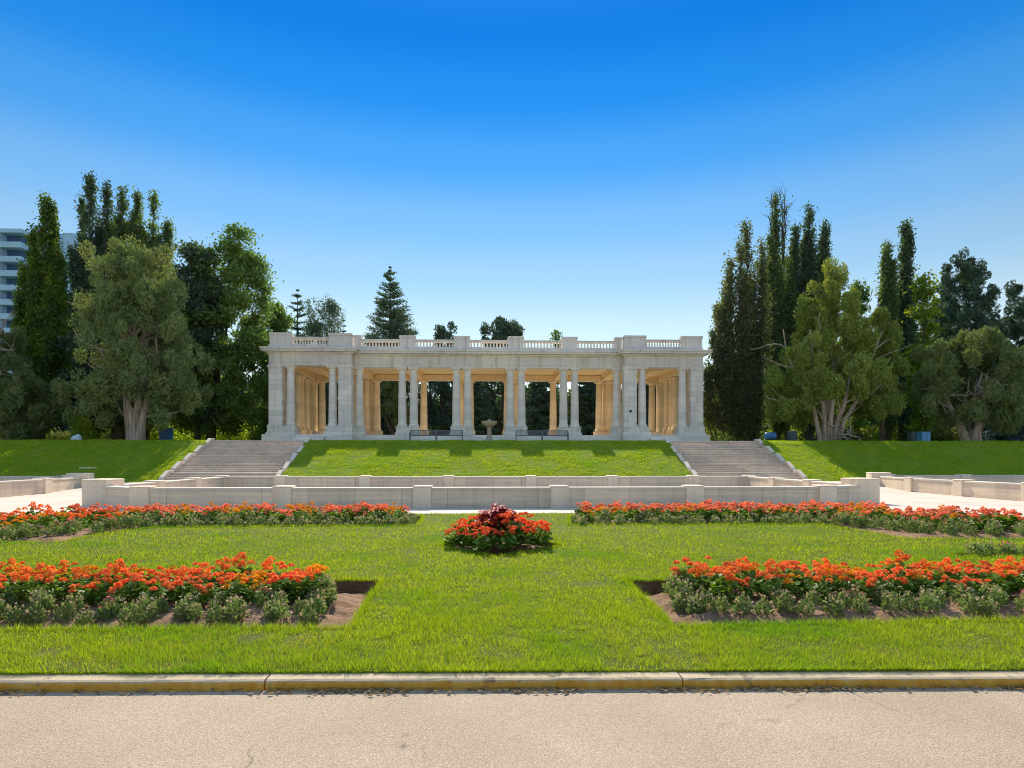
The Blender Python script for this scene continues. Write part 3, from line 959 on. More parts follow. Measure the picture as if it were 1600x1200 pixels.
# pale slab lying on the left bank
mb = MB()
mb.box(-25.6, -24.6, 39.4, 39.7, 0.9, 1.16)
tag(mb.build('stone_marker', M['coping'], bevel=0.02), 'small pale stone slab set in the shaded grass of the left bank', 'stone slab')

# ------------------------------------------------------------------ stairs
def staircase(s, label):
    xa, xb = (STX[0], STX[1]) if s > 0 else (-STX[1], -STX[0])
    root = tag(empty('staircase', ((xa + xb) / 2, 37.8, 0.28)), label, 'stairs', 'wide stone staircases up the bank')
    z = 0.28
    rise = (ZT - 0.28) / 20
    y = 37.8
    for fl in range(5):
        m1 = MB()
        prof = [(y, z - 0.8)]
        yy, zz = y, z
        for k in range(4):
            # nosing stands proud of the riser
            prof += [(yy, zz), (yy, zz + rise - 0.045), (yy - 0.03, zz + rise - 0.045), (yy - 0.03, zz + rise)]
            zz += rise
            yy += 0.30 if k < 3 else 0.54
        prof += [(yy, zz), (yy, z - 0.8)]
        m1.extrude_x(prof, xa, xb)
        m1.build('flight', M['step'], root)
        m3 = MB()
        m3.box(xa + 0.25, xb - 0.25, yy - 0.54 - 0.06, yy - 0.02, zz - 0.075, zz + 0.012)
        m3.build('landing_slab', M['coping'], root, bevel=0.012)
        # sloping cheek stones each side
        for xs_, sg in ((xa, -1), (xb, 1)):
            m2 = MB()
            c = [(y - 0.10, z - 0.5), (y - 0.10, z + 0.16), (y + 0.02, z + 0.30), (y + 0.80, z + 4 * rise + 0.16), (y + 1.32, z + 4 * rise + 0.16), (y + 1.32, z - 0.2)]
            m2.extrude_x(c, xs_ - 0.13 + sg * 0.08, xs_ + 0.13 + sg * 0.08)
            m2.build('cheek_stone', M['cheek'], root, bevel=0.02)
        z, y = zz, yy
    # paved walk from the top step to the pavilion
    m1 = MB()
    m1.box(xa - 0.1, xb + 0.1, y, 54.2, ZT - 0.5, ZT + 0.03)
    m1.build('landing', M['step'], root)
staircase(-1, 'wide stone staircase climbing the bank left of the centre grass slope')
staircase(1, 'wide stone staircase climbing the bank right of the centre grass slope')

# ------------------------------------------------------------------ pavilion
YW, YR = 55.0, 56.3                  # front planes: wings, recessed centre
YRB, YWB = 65.2, 66.5                # matching rear planes
ZF, ZP, ZC = 3.88, 4.64, 10.0        # floor, plinth top, capital top
B = 4.91
pav = tag(empty('pavilion', (0, 60.7, ZT)), 'long white marble colonnaded pavilion with roof balustrade and interior tinted as by bounced sunlight', 'pavilion')
def P(mb, name, mat, smooth=False, bevel=0.0, parent=pav):
    return mb.build(name, M[mat], parent, smooth, bevel)

# base: floor and stylobate courses
mb = MB()
mb.box(-19.3, 19.3, YR - 0.55, YRB + 0.55, ZT - 0.4, ZF)
for s in (-1, 1):
    a, b = sorted((s * 12.2, s * 19.45))
    mb.box(a + 0.01, b - 0.01, YW - 0.28, YWB + 0.28, ZT - 0.4, ZF - 0.003)
P(mb, 'floor_slab', 'marble')
mb = MB()
for yy, sg in ((YR - 0.55, -1), (YRB + 0.55, 1)):
    y0, y1 = sorted((yy, yy + sg * 0.45))
    mb.box(-12.0, 12.0, y0, y1, ZT - 0.4, ZF - 0.28)
P(mb, 'lower_step', 'marble', bevel=0.01)
for s in (-1, 1):                     # steps into the wings
    for yy, sg in ((YW - 0.28, -1), (YWB + 0.28, 1)):
        for k in range(4):
            y0, y1 = sorted((yy, yy + sg * 0.32 * (k + 1)))
            mb = MB()
            xa, xb = sorted((s * 14.42, s * 17.18))
            mb.box(xa, xb, y0, y1, ZT - 0.3 - 0.001 * k, ZF - 0.175 * (k + 1))
            P(mb, 'entrance_step', 'marble', bevel=0.008)

def plinth(x0, x1, yc, hd, step_out=True):
    mb = MB()
    cx, hx = (x0 + x1) / 2, (x1 - x0) / 2
    mb.frustum(cx, yc, hx + 0.10, hd + 0.10, ZF - 0.02, hx + 0.10, hd + 0.10, ZF + 0.16)
    mb.frustum(cx, yc, hx + 0.07, hd + 0.07, ZF + 0.16, hx, hd, ZF + 0.26)
    mb.frustum(cx, yc, hx, hd, ZF + 0.26, hx, hd, ZP - 0.10)
    mb.frustum(cx, yc, hx + 0.04, hd + 0.04, ZP - 0.10, hx + 0.04, hd + 0.04, ZP)
    return mb

# one column, copied
def column_mesh():
    mb = MB()
    h = ZC - ZP
    prof = [(0.44, 0.0), (0.44, 0.07), (0.47, 0.10), (0.47, 0.17), (0.42, 0.20), (0.40, 0.24)]
    for k in range(9):
        t = k / 8
        prof.append((0.375 - 0.065 * t ** 1.5, 0.26 + (h - 0.26 - 0.52) * t))
    prof += [(0.345, h - 0.50), (0.345, h - 0.45), (0.315, h - 0.44), (0.315, h - 0.26), (0.36, h - 0.24), (0.42, h - 0.15)]
    mb.lathe(prof, 0, 0, 24)
    mb.frustum(0, 0, 0.46, 0.46, h - 0.15, 0.46, 0.46, h)
    return mb
col_proto = {}
def add_column(x, y, mat):
    if mat not in col_proto:
        mb = column_mesh()
        me = bpy.data.meshes.new('column')
        me.from_pydata(mb.v, [], mb.f)
        me.materials.append(M[mat])
        me.polygons.foreach_set('use_smooth', [True] * len(me.polygons))
        me.set_sharp_from_angle(angle=R(35))
        col_proto[mat] = me
    o = bpy.data.objects.new('column', col_proto[mat])
    COL.objects.link(o)
    o.parent = pav
    o.location = (x - pav.location.x, y - pav.location.y, ZP - pav.location.z)
    return o

def pier(x, y, mat='marble', w=1.14):
    mb = MB()
    h = w / 2
    mb.box(x - h, x + h, y - h, y + h, ZP - 0.02, ZC - 0.44)
    mb.box(x - h - 0.05, x + h + 0.05, y - h - 0.05, y + h + 0.05, ZP, ZP + 0.16)
    mb.box(x - h - 0.03, x + h + 0.03, y - h - 0.03, y + h + 0.03, ZC - 0.56, ZC - 0.50)
    mb.frustum(x, y, h + 0.02, h + 0.02, ZC - 0.44, h + 0.02, h + 0.02, ZC - 0.26)
    mb.frustum(x, y, h + 0.04, h + 0.04, ZC - 0.26, h + 0.11, h + 0.11, ZC - 0.14)
    mb.frustum(x, y, h + 0.11, h + 0.11, ZC - 0.14, h + 0.11, h + 0.11, ZC)
    return P(mb, 'pier', mat, bevel=0.008)

PH = 0.52
for row, yy in (('f', YR), ('b', YRB)):
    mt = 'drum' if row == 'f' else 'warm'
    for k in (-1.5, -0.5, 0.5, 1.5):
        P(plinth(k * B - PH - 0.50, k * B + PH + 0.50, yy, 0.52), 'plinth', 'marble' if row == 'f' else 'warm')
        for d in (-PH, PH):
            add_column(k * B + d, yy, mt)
    for s in (-1, 1):
        xx = [11.76] if row == 'f' else [11.76, 12.80]
        if row == 'f':
            a, b = sorted((s * 11.24, s * 12.15))
        else:
            a, b = sorted((s * 11.24, s * 13.3))
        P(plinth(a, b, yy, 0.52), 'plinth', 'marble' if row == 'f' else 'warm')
        for x in xx:
            add_column(s * x, yy, mt)
for s in (-1, 1):
    for row, yc in (('f', YW + 0.57), ('b', YWB - 0.57)):
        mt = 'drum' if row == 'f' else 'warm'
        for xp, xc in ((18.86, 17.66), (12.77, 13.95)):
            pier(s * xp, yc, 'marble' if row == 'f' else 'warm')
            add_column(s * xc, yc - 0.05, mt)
            lo, hi = min(xp - 0.66, xc - 0.50), max(xp + 0.66, xc + 0.50)
            a, b = sorted((s * lo, s * hi))
            P(plinth(a, b, yc, 0.68), 'plinth', 'marble')
            if row == 'f':            # wider foot course
                mb = MB()
                mb.box(a - (0.35 if a < -18 else 0.12), b + (0.35 if b > 18 else 0.12), yc - 1.05, yc + 0.60, ZT - 0.3, ZF - 0.004)
                P(mb, 'foot_course', 'marble', bevel=0.01)
    # outer flank: columns between the corner piers
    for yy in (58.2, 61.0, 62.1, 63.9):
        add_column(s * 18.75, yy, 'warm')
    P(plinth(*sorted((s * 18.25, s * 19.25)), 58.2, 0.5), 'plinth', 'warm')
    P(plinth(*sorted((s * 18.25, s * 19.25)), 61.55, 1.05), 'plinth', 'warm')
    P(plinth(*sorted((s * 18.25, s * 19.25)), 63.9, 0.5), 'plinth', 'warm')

# entablature ring: architrave, frieze, cornice (front, rear, flanks)
FX = 19.42
def ring(z0, z1, out, thick=1.02):
    """band following the stepped plan of the building, grown by `out`"""
    mb = MB()
    y0, y1 = YR - 0.46 - out, YRB + 0.46 + out
    w0, w1 = YW - 0.0 - out, YWB + 0.0 + out
    xi = 12.16
    mb.box(-xi + out + 0.0, xi - out, y0, y0 + thick + out, z0, z1)
    mb.box(-xi + out, xi - out, y1 - thick - out, y1, z0, z1)
    for s in (-1, 1):
        a, b = sorted((s * (xi - out), s * (FX + out)))
        mb.box(a, b, w0, w0 + thick + 0.16 + out, z0, z1)
        mb.box(a, b, w1 - thick - 0.16 - out, w1, z0, z1)
        a, b = sorted((s * (FX + out), s * (FX - thick - 0.16)))
        mb.box(a, b, w0 + thick + 0.16 + out, w1 - thick - 0.16 - out, z0, z1)
        # return between wing front and recess
        a, b = sorted((s * (xi - out), s * (xi + 1.0)))
        mb.box(a, b, w0 + thick + 0.16 + out, w1 - thick - 0.16 - out, z0, z1 - 0.002) if z0 > ZC + 0.5 else None
    return mb
P(ring(ZC, ZC + 0.22, 0.0), 'architrave', 'trim')
P(ring(ZC + 0.22, ZC + 0.28, 0.05), 'architrave_moulding', 'trim', bevel=0.01)
P(ring(ZC + 0.28, ZC + 0.98, -0.02), 'frieze', 'trim')
P(ring(ZC + 0.98, ZC + 1.06, 0.06), 'frieze_moulding', 'trim', bevel=0.01)
P(ring(ZC + 1.06, ZC + 1.18, 0.20), 'bed_moulding', 'trim', bevel=0.02)
P(ring(ZC + 1.18, ZC + 1.36, 0.52), 'cornice', 'trim', bevel=0.015)
P(ring(ZC + 1.36, ZC + 1.53, 0.60), 'cornice_cap', 'trim', bevel=0.04)
# shallow panels breaking the frieze over the supports
for k in (-1.5, -0.5, 0.5, 1.5):
    for d in (-PH, PH):
        mb = MB()
        mb.box(k * B + d - 0.30, k * B + d + 0.30, YR - 0.475, YR - 0.30, ZC + 0.29, ZC + 0.975)
        P(mb, 'frieze_block', 'trim')
for s in (-1, 1):
    for xx, hw in ((18.86, 0.55), (17.66, 0.3), (13.95, 0.3), (12.77, 0.55)):
        mb = MB()
        mb.box(s * xx - hw, s * xx + hw, YW - 0.02, YW + 0.2, ZC + 0.29, ZC + 0.975)
        P(mb, 'frieze_block', 'trim')

# roof and ceiling with beams, bounced sunlight put into their colour
mb = MB()
mb.box(-FX + 0.3, FX - 0.3, YR - 0.1, YRB + 0.1, ZC + 1.0, ZC + 1.45)
for s in (-1, 1):
    a, b = sorted((s * 12.9, s * (FX - 0.3)))
    mb.box(a, b, YW + 0.5, YR - 0.1, ZC + 1.0, ZC + 1.45)
    mb.box(a, b, YRB + 0.1, YWB - 0.5, ZC + 1.0, ZC + 1.45)
P(mb, 'roof', 'trim')
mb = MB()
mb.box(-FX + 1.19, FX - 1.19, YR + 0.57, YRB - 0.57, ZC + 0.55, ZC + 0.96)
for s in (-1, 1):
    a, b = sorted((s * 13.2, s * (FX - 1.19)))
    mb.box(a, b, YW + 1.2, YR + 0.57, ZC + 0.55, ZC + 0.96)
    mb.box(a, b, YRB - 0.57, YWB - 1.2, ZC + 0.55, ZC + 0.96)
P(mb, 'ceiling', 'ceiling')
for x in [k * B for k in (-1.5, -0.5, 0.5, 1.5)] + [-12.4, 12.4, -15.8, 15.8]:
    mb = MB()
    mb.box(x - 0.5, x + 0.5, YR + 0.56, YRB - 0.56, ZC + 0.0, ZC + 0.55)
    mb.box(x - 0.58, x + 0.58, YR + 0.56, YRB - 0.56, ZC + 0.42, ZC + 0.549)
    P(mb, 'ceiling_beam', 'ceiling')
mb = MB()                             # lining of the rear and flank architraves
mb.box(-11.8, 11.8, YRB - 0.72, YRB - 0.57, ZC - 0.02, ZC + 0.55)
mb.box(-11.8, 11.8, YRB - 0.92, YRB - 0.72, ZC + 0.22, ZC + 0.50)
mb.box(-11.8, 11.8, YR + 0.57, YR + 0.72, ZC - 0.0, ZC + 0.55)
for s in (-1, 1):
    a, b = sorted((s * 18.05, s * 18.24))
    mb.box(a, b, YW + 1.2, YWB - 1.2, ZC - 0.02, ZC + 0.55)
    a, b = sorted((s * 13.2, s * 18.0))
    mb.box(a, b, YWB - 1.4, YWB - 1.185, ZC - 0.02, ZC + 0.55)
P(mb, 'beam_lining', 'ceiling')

# parapet: pedestals, rails and turned balusters
ZB, ZR, ZQ = ZC + 1.53, 12.55, 12.88
def pedestal(x0, x1, yf, ztop, depth=0.62):
    mb = MB()
    mb.box(x0, x1, yf, yf + depth, ZB - 0.02, ztop - 0.20)
    mb.box(x0 - 0.04, x1 + 0.04, yf - 0.04, yf + depth + 0.04, ZB, ZB + 0.28)
    mb.box(x0 - 0.06, x1 + 0.06, yf - 0.06, yf + depth + 0.06, ztop - 0.20, ztop - 0.13)
    mb.box(x0 - 0.03, x1 + 0.03, yf - 0.03, yf + depth + 0.03, ztop - 0.13, ztop)
    return P(mb, 'pedestal', 'trim', bevel=0.012)
bal_prof = [(0.095, 0), (0.095, 0.05), (0.06, 0.07), (0.065, 0.10), (0.085, 0.18), (0.082, 0.25), (0.065, 0.38), (0.055, 0.46), (0.07, 0.50), (0.095, 0.53), (0.095, 0.58)]
def balustrade(x0, x1, yf, n=12, along='x'):
    mb = MB()
    if along == 'x':
        mb.box(x0, x1, yf + 0.08, yf + 0.54, ZB - 0.02, ZB + 0.36)
        mb.box(x0, x1, yf + 0.10, yf + 0.52, ZR - 0.22, ZR)
        mb.box(x0, x1, yf + 0.06, yf + 0.56, ZR - 0.075, ZR - 0.02)
        xs = np.linspace(x0, x1, n + 1)
        zb, hgt = ZB + 0.36, ZR - 0.22 - ZB - 0.36
        for k in range(n):
            xc = (xs[k] + xs[k + 1]) / 2
            mb.lathe([(r, zb + z / 0.58 * hgt) for r, z in bal_prof], xc, yf + 0.31, 10)
    else:
        mb.box(yf, yf + 0.46, x0, x1, ZB - 0.02, ZB + 0.40)
        mb.box(yf, yf + 0.46, x0, x1, ZR - 0.10, ZR)
        xs = np.linspace(x0, x1, n + 1)
        zb, hgt = ZB + 0.40, ZR - 0.10 - ZB - 0.40
        for k in range(n):
            mb.lathe([(r, zb + z / 0.58 * hgt) for r, z in bal_prof], yf + 0.23, (xs[k] + xs[k + 1]) / 2, 8)
    return P(mb, 'balustrade', 'trim', smooth=True)
HP = 0.70
yf = YR - 0.42
for k in (-1.5, -0.5, 0.5, 1.5):
    pedestal(k * B - HP, k * B + HP, yf, ZQ)
    pedestal(k * B - HP, k * B + HP, YRB - 0.2, ZQ)
for k in (-2, -1, 0, 1, 2):
    xa = max(-11.55, k * B - B / 2 + HP)
    xb = min(11.55, k * B + B / 2 - HP)
    balustrade(xa, xb, yf)
    balustrade(xa, xb, YRB - 0.2)
for s in (-1, 1):
    a, b = sorted((s * 11.55, s * 12.25))
    pedestal(a, b, yf, ZQ)
    a, b = sorted((s * 12.22, s * 14.2))
    pedestal(a, b, YW + 0.06, ZQ)
    pedestal(a, b, YWB - 0.68, ZQ)
    a, b = sorted((s * 17.45, s * 19.36))
    pedestal(a, b, YW + 0.06, ZQ)
    pedestal(a, b, YWB - 0.68, ZQ)
    a, b = sorted((s * 14.2, s * 17.45))
    balustrade(a, b, YW + 0.06, 13)
    balustrade(a, b, YWB - 0.68, 13)
    balustrade(YW + 0.75, YWB - 0.75, s * 19.0 - 0.23, 34, 'y')
# round dark plate on the right hand pier
mb = MB()
n_ = 20
pts = [(12.77 + 0.13 * math.cos(2 * math.pi * k / n_), yv, 6.02 + 0.13 * math.sin(2 * math.pi * k / n_)) for yv in (YW + 0.02, YW - 0.03) for k in range(n_)]
mb.add(pts, [tuple(range(n_, 2 * n_))] + [(k, (k + 1) % n_, n_ + (k + 1) % n_, n_ + k) for k in range(n_)])
P(mb, 'round_plate', 'bronze')

# ------------------------------------------------------------------ things on the terrace
mb = MB()
mb.lathe([(0.40, 0), (0.40, 0.12), (0.27, 0.18), (0.22, 0.30), (0.17, 0.55), (0.17, 0.95), (0.21, 1.10), (0.26, 1.14)], 0, 0, 20)
ft = tag(empty('stone_fountain', (0.0, 47.0, ZT), local=True), 'tan stone pedestal fountain with a wide shallow bowl in front of the pavilion', 'fountain')
mb.build('pedestal', M['urn'], ft, smooth=True)
mb = MB()
mb.lathe([(0.20, 1.12), (0.34, 1.20), (0.55, 1.34), (0.62, 1.50), (0.62, 1.58), (0.57, 1.58), (0.50, 1.44), (0.2, 1.32)], 0, 0, 24)
mb.lathe([(0.07, 1.3), (0.07, 1.56), (0.15, 1.62), (0.10, 1.70), (0.03, 1.74)], 0, 0, 12)
mb.build('bowl', M['urn'], ft, smooth=True)

def bench():
    r_ = empty('metal_bench', (0, 0, 0), local=True)
    L = 1.98
    mb = MB()
    for k in range(7):
        mb.box(-L / 2, L / 2, -0.50 + k * 0.068, -0.50 + k * 0.068 + 0.05, 0.43, 0.455)
    mb.build('seat', M['black_metal'], r_)
    mb = MB()
    mb.box(-L / 2, L / 2, 0.0, 0.035, 0.84, 0.885)
    mb.box(-L / 2, L / 2, 0.0, 0.035, 0.47, 0.51)
    for k in range(30):
        x = -L / 2 + 0.03 + k * (L - 0.06) / 29
        mb.box(x - 0.016, x + 0.016, 0.004, 0.028, 0.505, 0.842)
    mb.build('backrest', M['black_metal'], r_)
    for s in (-1, 1):
        mb = MB()
        mb.box(s * L / 2 - 0.025, s * L / 2 + 0.025, -0.52, -0.47, 0, 0.64)
        mb.box(s * L / 2 - 0.025, s * L / 2 + 0.025, 0.0, 0.05, 0, 0.88)
        mb.box(s * L / 2 - 0.03, s * L / 2 + 0.03, -0.54, 0.02, 0.64, 0.675)
        mb.box(s * L / 2 - 0.02, s * L / 2 + 0.02, -0.49, 0.02, 0.40, 0.432)
        mb.build('end_frame', M['black_metal'], r_)
    return r_
bp = bench()
for i, (x, lab) in enumerate(((-5.06, 'outer black metal bench of the pair left of the stone fountain'), (-3.03, 'inner black metal bench of the pair left of the stone fountain'),
                              (3.05, 'inner black metal bench of the pair right of the stone fountain'), (5.08, 'outer black metal bench of the pair right of the stone fountain'))):
    o = bp if i == 0 else copy_tree(bp)
    o.location = (x, 47.4, ZT + 0.02)
    tag(o, lab, 'bench', 'black metal benches before the pavilion')
for x, w in ((-4.045, 'left'), (4.065, 'right')):
    mb = MB()
    mb.box(x - 0.05, x + 0.05, 47.05, 47.15, ZT - 0.1, ZT + 0.42)
    mb.frustum(x, 47.1, 0.06, 0.06, ZT + 0.42, 0.02, 0.02, ZT + 0.47)
    tag(mb.build('marker_post', M['white_paint']), 'short white post between the two benches %s of the stone fountain' % w, 'post', 'white posts between the benches')

def tx(px, D):
    """world x of something seen at column px when it stands D metres away"""
    return (px - 764.5) / (960.0 / D)
# bins and boxes
def bin_round(px, D, r, h, label, mat, cat='litter bin', name='litter_bin'):
    o = empty(name, (tx(px, D), D, ZT), local=True)
    mb = MB()
    mb.lathe([(r * .9, 0), (r, 0.06), (r * 1.02, h * .86), (r * 1.1, h * .87), (r * 1.1, h * .92), (r * .98, h * .92)], 0, 0, 18)
    for k in range(18):
        a = 2 * math.pi * k / 18
        mb.tube([(r * 1.03 * math.cos(a), r * 1.03 * math.sin(a), 0.05), (r * 1.05 * math.cos(a), r * 1.05 * math.sin(a), h * .86)], [0.022, 0.022], 4)
    mb.build('body', mat, o, smooth=True)
    mb = MB()
    mb.lathe([(r * 1.05, h * .92), (r * .95, h * .96), (r * .5, h), (0.02, h * 1.01)], 0, 0, 18)
    mb.build('lid', mat, o, smooth=True)
    tag(o, label, cat)
bin_round(1247, 47.5, 0.33, 0.92, 'dark grey green litter bin on the terrace left of the pale trunked juniper', M['grey_green'])
o = empty('plastic_barrel', (tx(1211, 48), 48, ZT), local=True)
mb = MB()
ring_ = [(0.30 * math.cos(a), 0.30 * math.sin(a)) for a in np.linspace(0, 2 * math.pi, 17)[:-1]]
for r0, r1, xa, xb in ((.24, .30, -.42, -.36), (.30, .30, -.36, -.15), (.32, .32, -.15, -.11), (.30, .30, -.11, .11), (.32, .32, .11, .15), (.30, .30, .15, .36), (.30, .24, .36, .42)):
    pts = [(xa, r0 / .3 * a, r0 / .3 * b + .5) for a, b in ring_] + [(xb, r1 / .3 * a, r1 / .3 * b + .5) for a, b in ring_]
    mb.add(pts, [(k, (k + 1) % 16, 16 + (k + 1) % 16, 16 + k) for k in range(16)] + [tuple(range(15, -1, -1)), tuple(range(16, 32))])
mb.build('body', M['blue_plastic'], o, smooth=True)
mb = MB()
for xx in (-0.25, 0.25):
    mb.box(xx - .04, xx + .04, -.28, .28, 0, .24)
mb.build('cradle', M['bronze'], o)
tag(o, 'blue plastic barrel lying in a cradle between two dark tree trunks', 'barrel')
def utility_box(px, D, w, d, h, mat, label, name='utility_box'):
    o = empty(name, (tx(px, D), D, ZT), local=True)
    mb = MB()
    mb.box(-w / 2, w / 2, -d / 2, d / 2, 0, h - .05)
    mb.box(-w / 2 - .03, w / 2 + .03, -d / 2 - .03, d / 2 + .03, h - .05, h)
    mb.build('body', mat, o, bevel=0.012)
    mb = MB()
    mb.box(-w / 2 + .05, -.01, -d / 2 - .02, -d / 2 + .01, .1, h - .1)
    mb.box(.01, w / 2 - .05, -d / 2 - .02, -d / 2 + .01, .1, h - .1)
    dr = mb.build('door', mat, o, bevel=0.006)
    mb = MB()
    mb.box(.04, .07, -d / 2 - .05, -d / 2 - .02, h * .45, h * .6)
    mb.build('handle', M['black_metal'], o)
    tag(o, label, 'utility box')
utility_box(1462, 49, 0.72, 0.6, 0.92, M['pale_blue'], 'light blue utility box on the right hand terrace beside a dark one')
utility_box(1446, 49.6, 0.80, 0.6, 0.95, M['grey_green'], 'dark grey utility box directly left of the light blue one')
utility_box(271, 54, 0.86, 0.6, 1.35, M['blue_plastic'], 'dark blue box under the trees left of the left staircase', 'storage_box')
mb = MB()
rr = random.Random(3)
for k in range(5):
    x, y = rr.uniform(-.22, .22), rr.uniform(-.15, .15)
    hh = rr.uniform(.35, .7)
    mb.lathe([(0.20, 0), (0.26, .10), (0.24, hh * .5), (0.14, hh * .85), (0.03, hh)], x, y, 9)
o = mb.build('cloth_bundle', M['tarp'], smooth=True)
o.location = (tx(137, 47.5), 47.5, ZT)
tag(o, 'pale cloth bundle on the terrace edge beside the yellow green bush', 'bundle')

# ------------------------------------------------------------------ trees
def grow(rng, p0, d0, L, r0, n=6, wander=0.25, up=0.1, r1=0.25):
    pts, rad = [Vector(p0)], [r0]
    d = Vector(d0).normalized()
    for k in range(n):
        d = (d + Vector(rng.normal(0, wander, 3)) + Vector((0, 0, up))).normalized()
        pts.append(pts[-1] + d * L / n)
        rad.append(r0 * (1 - (1 - r1) * (k + 1) / n))
    return pts, rad

def profile(prof, t):
    ts = [p[0] for p in prof]
    rs = [p[1] for p in prof]
    return np.interp(t, ts, rs)

def clump_leaves(rng, centers, radii, per, stretch=1.25, shell=0.55):
    """leaves gathered near the skin of each clump"""
    out, ax = [], []
    for c, r in zip(centers, radii):
        d = unit(rng, per)
        rr = r * (shell + (1 - shell) * rng.uniform(0, 1, (per, 1)) ** 0.6) * rng.uniform(0.75, 1.18, (per, 1))
        p = d * rr
        p[:, 2] *= stretch
        out.append(c + p)
        ax.append(d * 0.7 + np.array([0, 0, 0.8]))
    return np.concatenate(out), np.concatenate(ax)

def finish_tree(kind, base, wood, leafV, bark, leafmat, label, cat='tree', group=None, extra=None):
    root = empty(kind, base, local=True)
    if wood.v:
        wood.build('trunk', M[bark], root, smooth=True)
    if leafV is not None:
        link('crown', np_mesh('crown', leafV, 4), M[leafmat], root)
    if extra is not None:
        extra[0].build(extra[1], M[extra[2]], root, smooth=True)
    tag(root, label, cat, group)
    return root

def juniper(base, Ht, prof, label, seed, leafmat='juniper', nclump=150, per=330, cr=(0.55, 1.15), holes=(), z0=0.2, stems=None, size=0.21, bark='bark_pale', flat=1.0, lean=0.0, lumps=()):
    rng = np.random.default_rng(seed)
    C, RR = [], []
    pm = max(p[1] for p in prof)
    big, tries = [], 0
    nbig = max(18, nclump // 5)
    while len(big) < nbig and tries < 4000:
        tries += 1
        t = rng.uniform(z0, 1.0)
        r = profile(prof, t)
        if tries > 5 and rng.uniform() > r / pm + 0.12:
            continue
        a = rng.uniform(0, 2 * np.pi)
        R_ = max(pm * rng.uniform(.22, .36), Ht * rng.uniform(.055, .085)) * (0.55 + 0.5 * r / pm)
        rad = max(0.0, r - R_ * 0.85) * math.sqrt(rng.uniform(.30, 1))
        if tries <= 5:                # a spine of lumps up the middle
            t, rad = z0 + (0.97 - z0) * (.19 + .16 * tries), 0.0
        c = np.array([math.cos(a) * rad + lean * t * Ht, math.sin(a) * rad * flat, min(t * Ht, Ht - R_ * 1.1)])
        if any(np.linalg.norm(c - q) < (R_ + p_) * .36 for q, p_ in big):
            continue
        if any((c[0] - h[0]) ** 2 / (h[2] + R_ * .5) ** 2 + (c[2] - h[1]) ** 2 / (h[3] + R_ * .5) ** 2 < 1 and c[1] < 1.0 for h in holes):
            continue
        big.append((c, R_))
    big += [(np.array(l[:3], dtype=float), l[3]) for l in lumps]
    for i in range(nclump):
        q, R_ = big[i % len(big)]
        d = unit(rng, 1)[0]
        d[2] = d[2] * .9 + .25
        C.append(q + d * R_ * np.array([1, 1, 1.2]) * rng.uniform(.35, .95))
        RR.append(rng.uniform(*cr) * .72 * (0.6 + 0.4 * R_ / (pm * .4)))
    L, ax = clump_leaves(rng, C, RR, per)
    ax /= np.linalg.norm(ax, axis=1, keepdims=True)
    V = leaf_cards(rng, L, size, 0.42, ax, 0.4)
    wood = MB()
    stems = stems or [(-0.5, 0.0, 0.5), (0.1, 0.3, 0.55), (0.55, 0.0, 0.45)]
    for sx, sy, rad in stems:
        top = Vector((sx * 3.2, sy * 2.5, Ht * 0.62))
        pts = [Vector((sx * 0.55, sy * 0.5, -0.15)), Vector((sx * 0.62, sy * 0.55, 0.35)), Vector((sx * 0.85, sy * 0.8, Ht * 0.12))]
        for k in range(1, 6):
            t = k / 5
            p = pts[2].lerp(top, t) + Vector((math.sin(t * 5 + sx * 9) * 0.25, rng.normal(0, .15), 0))
            pts.append(p)
        rads = [rad * 1.25, rad * 0.95, rad * 0.8] + [rad * (0.72 - 0.12 * k) for k in range(1, 6)]
        wood.tube(pts, [max(.05, r) for r in rads], 9)
        for k in range(5):
            i = int(rng.integers(2, 7))
            d = Vector((rng.normal(sx, 1.0), rng.normal(0, 1), 0.5))
            bp_, br_ = grow(rng, pts[i], d, Ht * rng.uniform(.16, .28), rad * .28, 5, .22, .08)
            wood.tube(bp_, br_, 6)
    # bare silvery twigs in the gaps
    for h in holes:
        for k in range(9):
            st = Vector((h[0] * 0.25 + rng.normal(0, .3), -0.3 + rng.normal(0, .4), h[1] - h[3] * .8 + rng.normal(0, .5)))
            d = Vector((h[0] * 0.35 + rng.normal(0, .35), -0.6 + rng.normal(0, .4), rng.normal(.35, .35)))
            bp_, br_ = grow(rng, st, d, rng.uniform(2.0, 3.8), 0.085, 7, .28, .03, 0.2)
            wood.tube(bp_, br_, 6)
            for j in (3, 5):
                b2, r2 = grow(rng, bp_[j], Vector(rng.normal(0, 1, 3)) + d, rng.uniform(.6, 1.4), br_[j] * .7, 4, .3, 0, 0.3)
                wood.tube(b2, r2, 5)
    return finish_tree('juniper_tree', base, wood, V, bark, leafmat, label, group='junipers on the terrace')

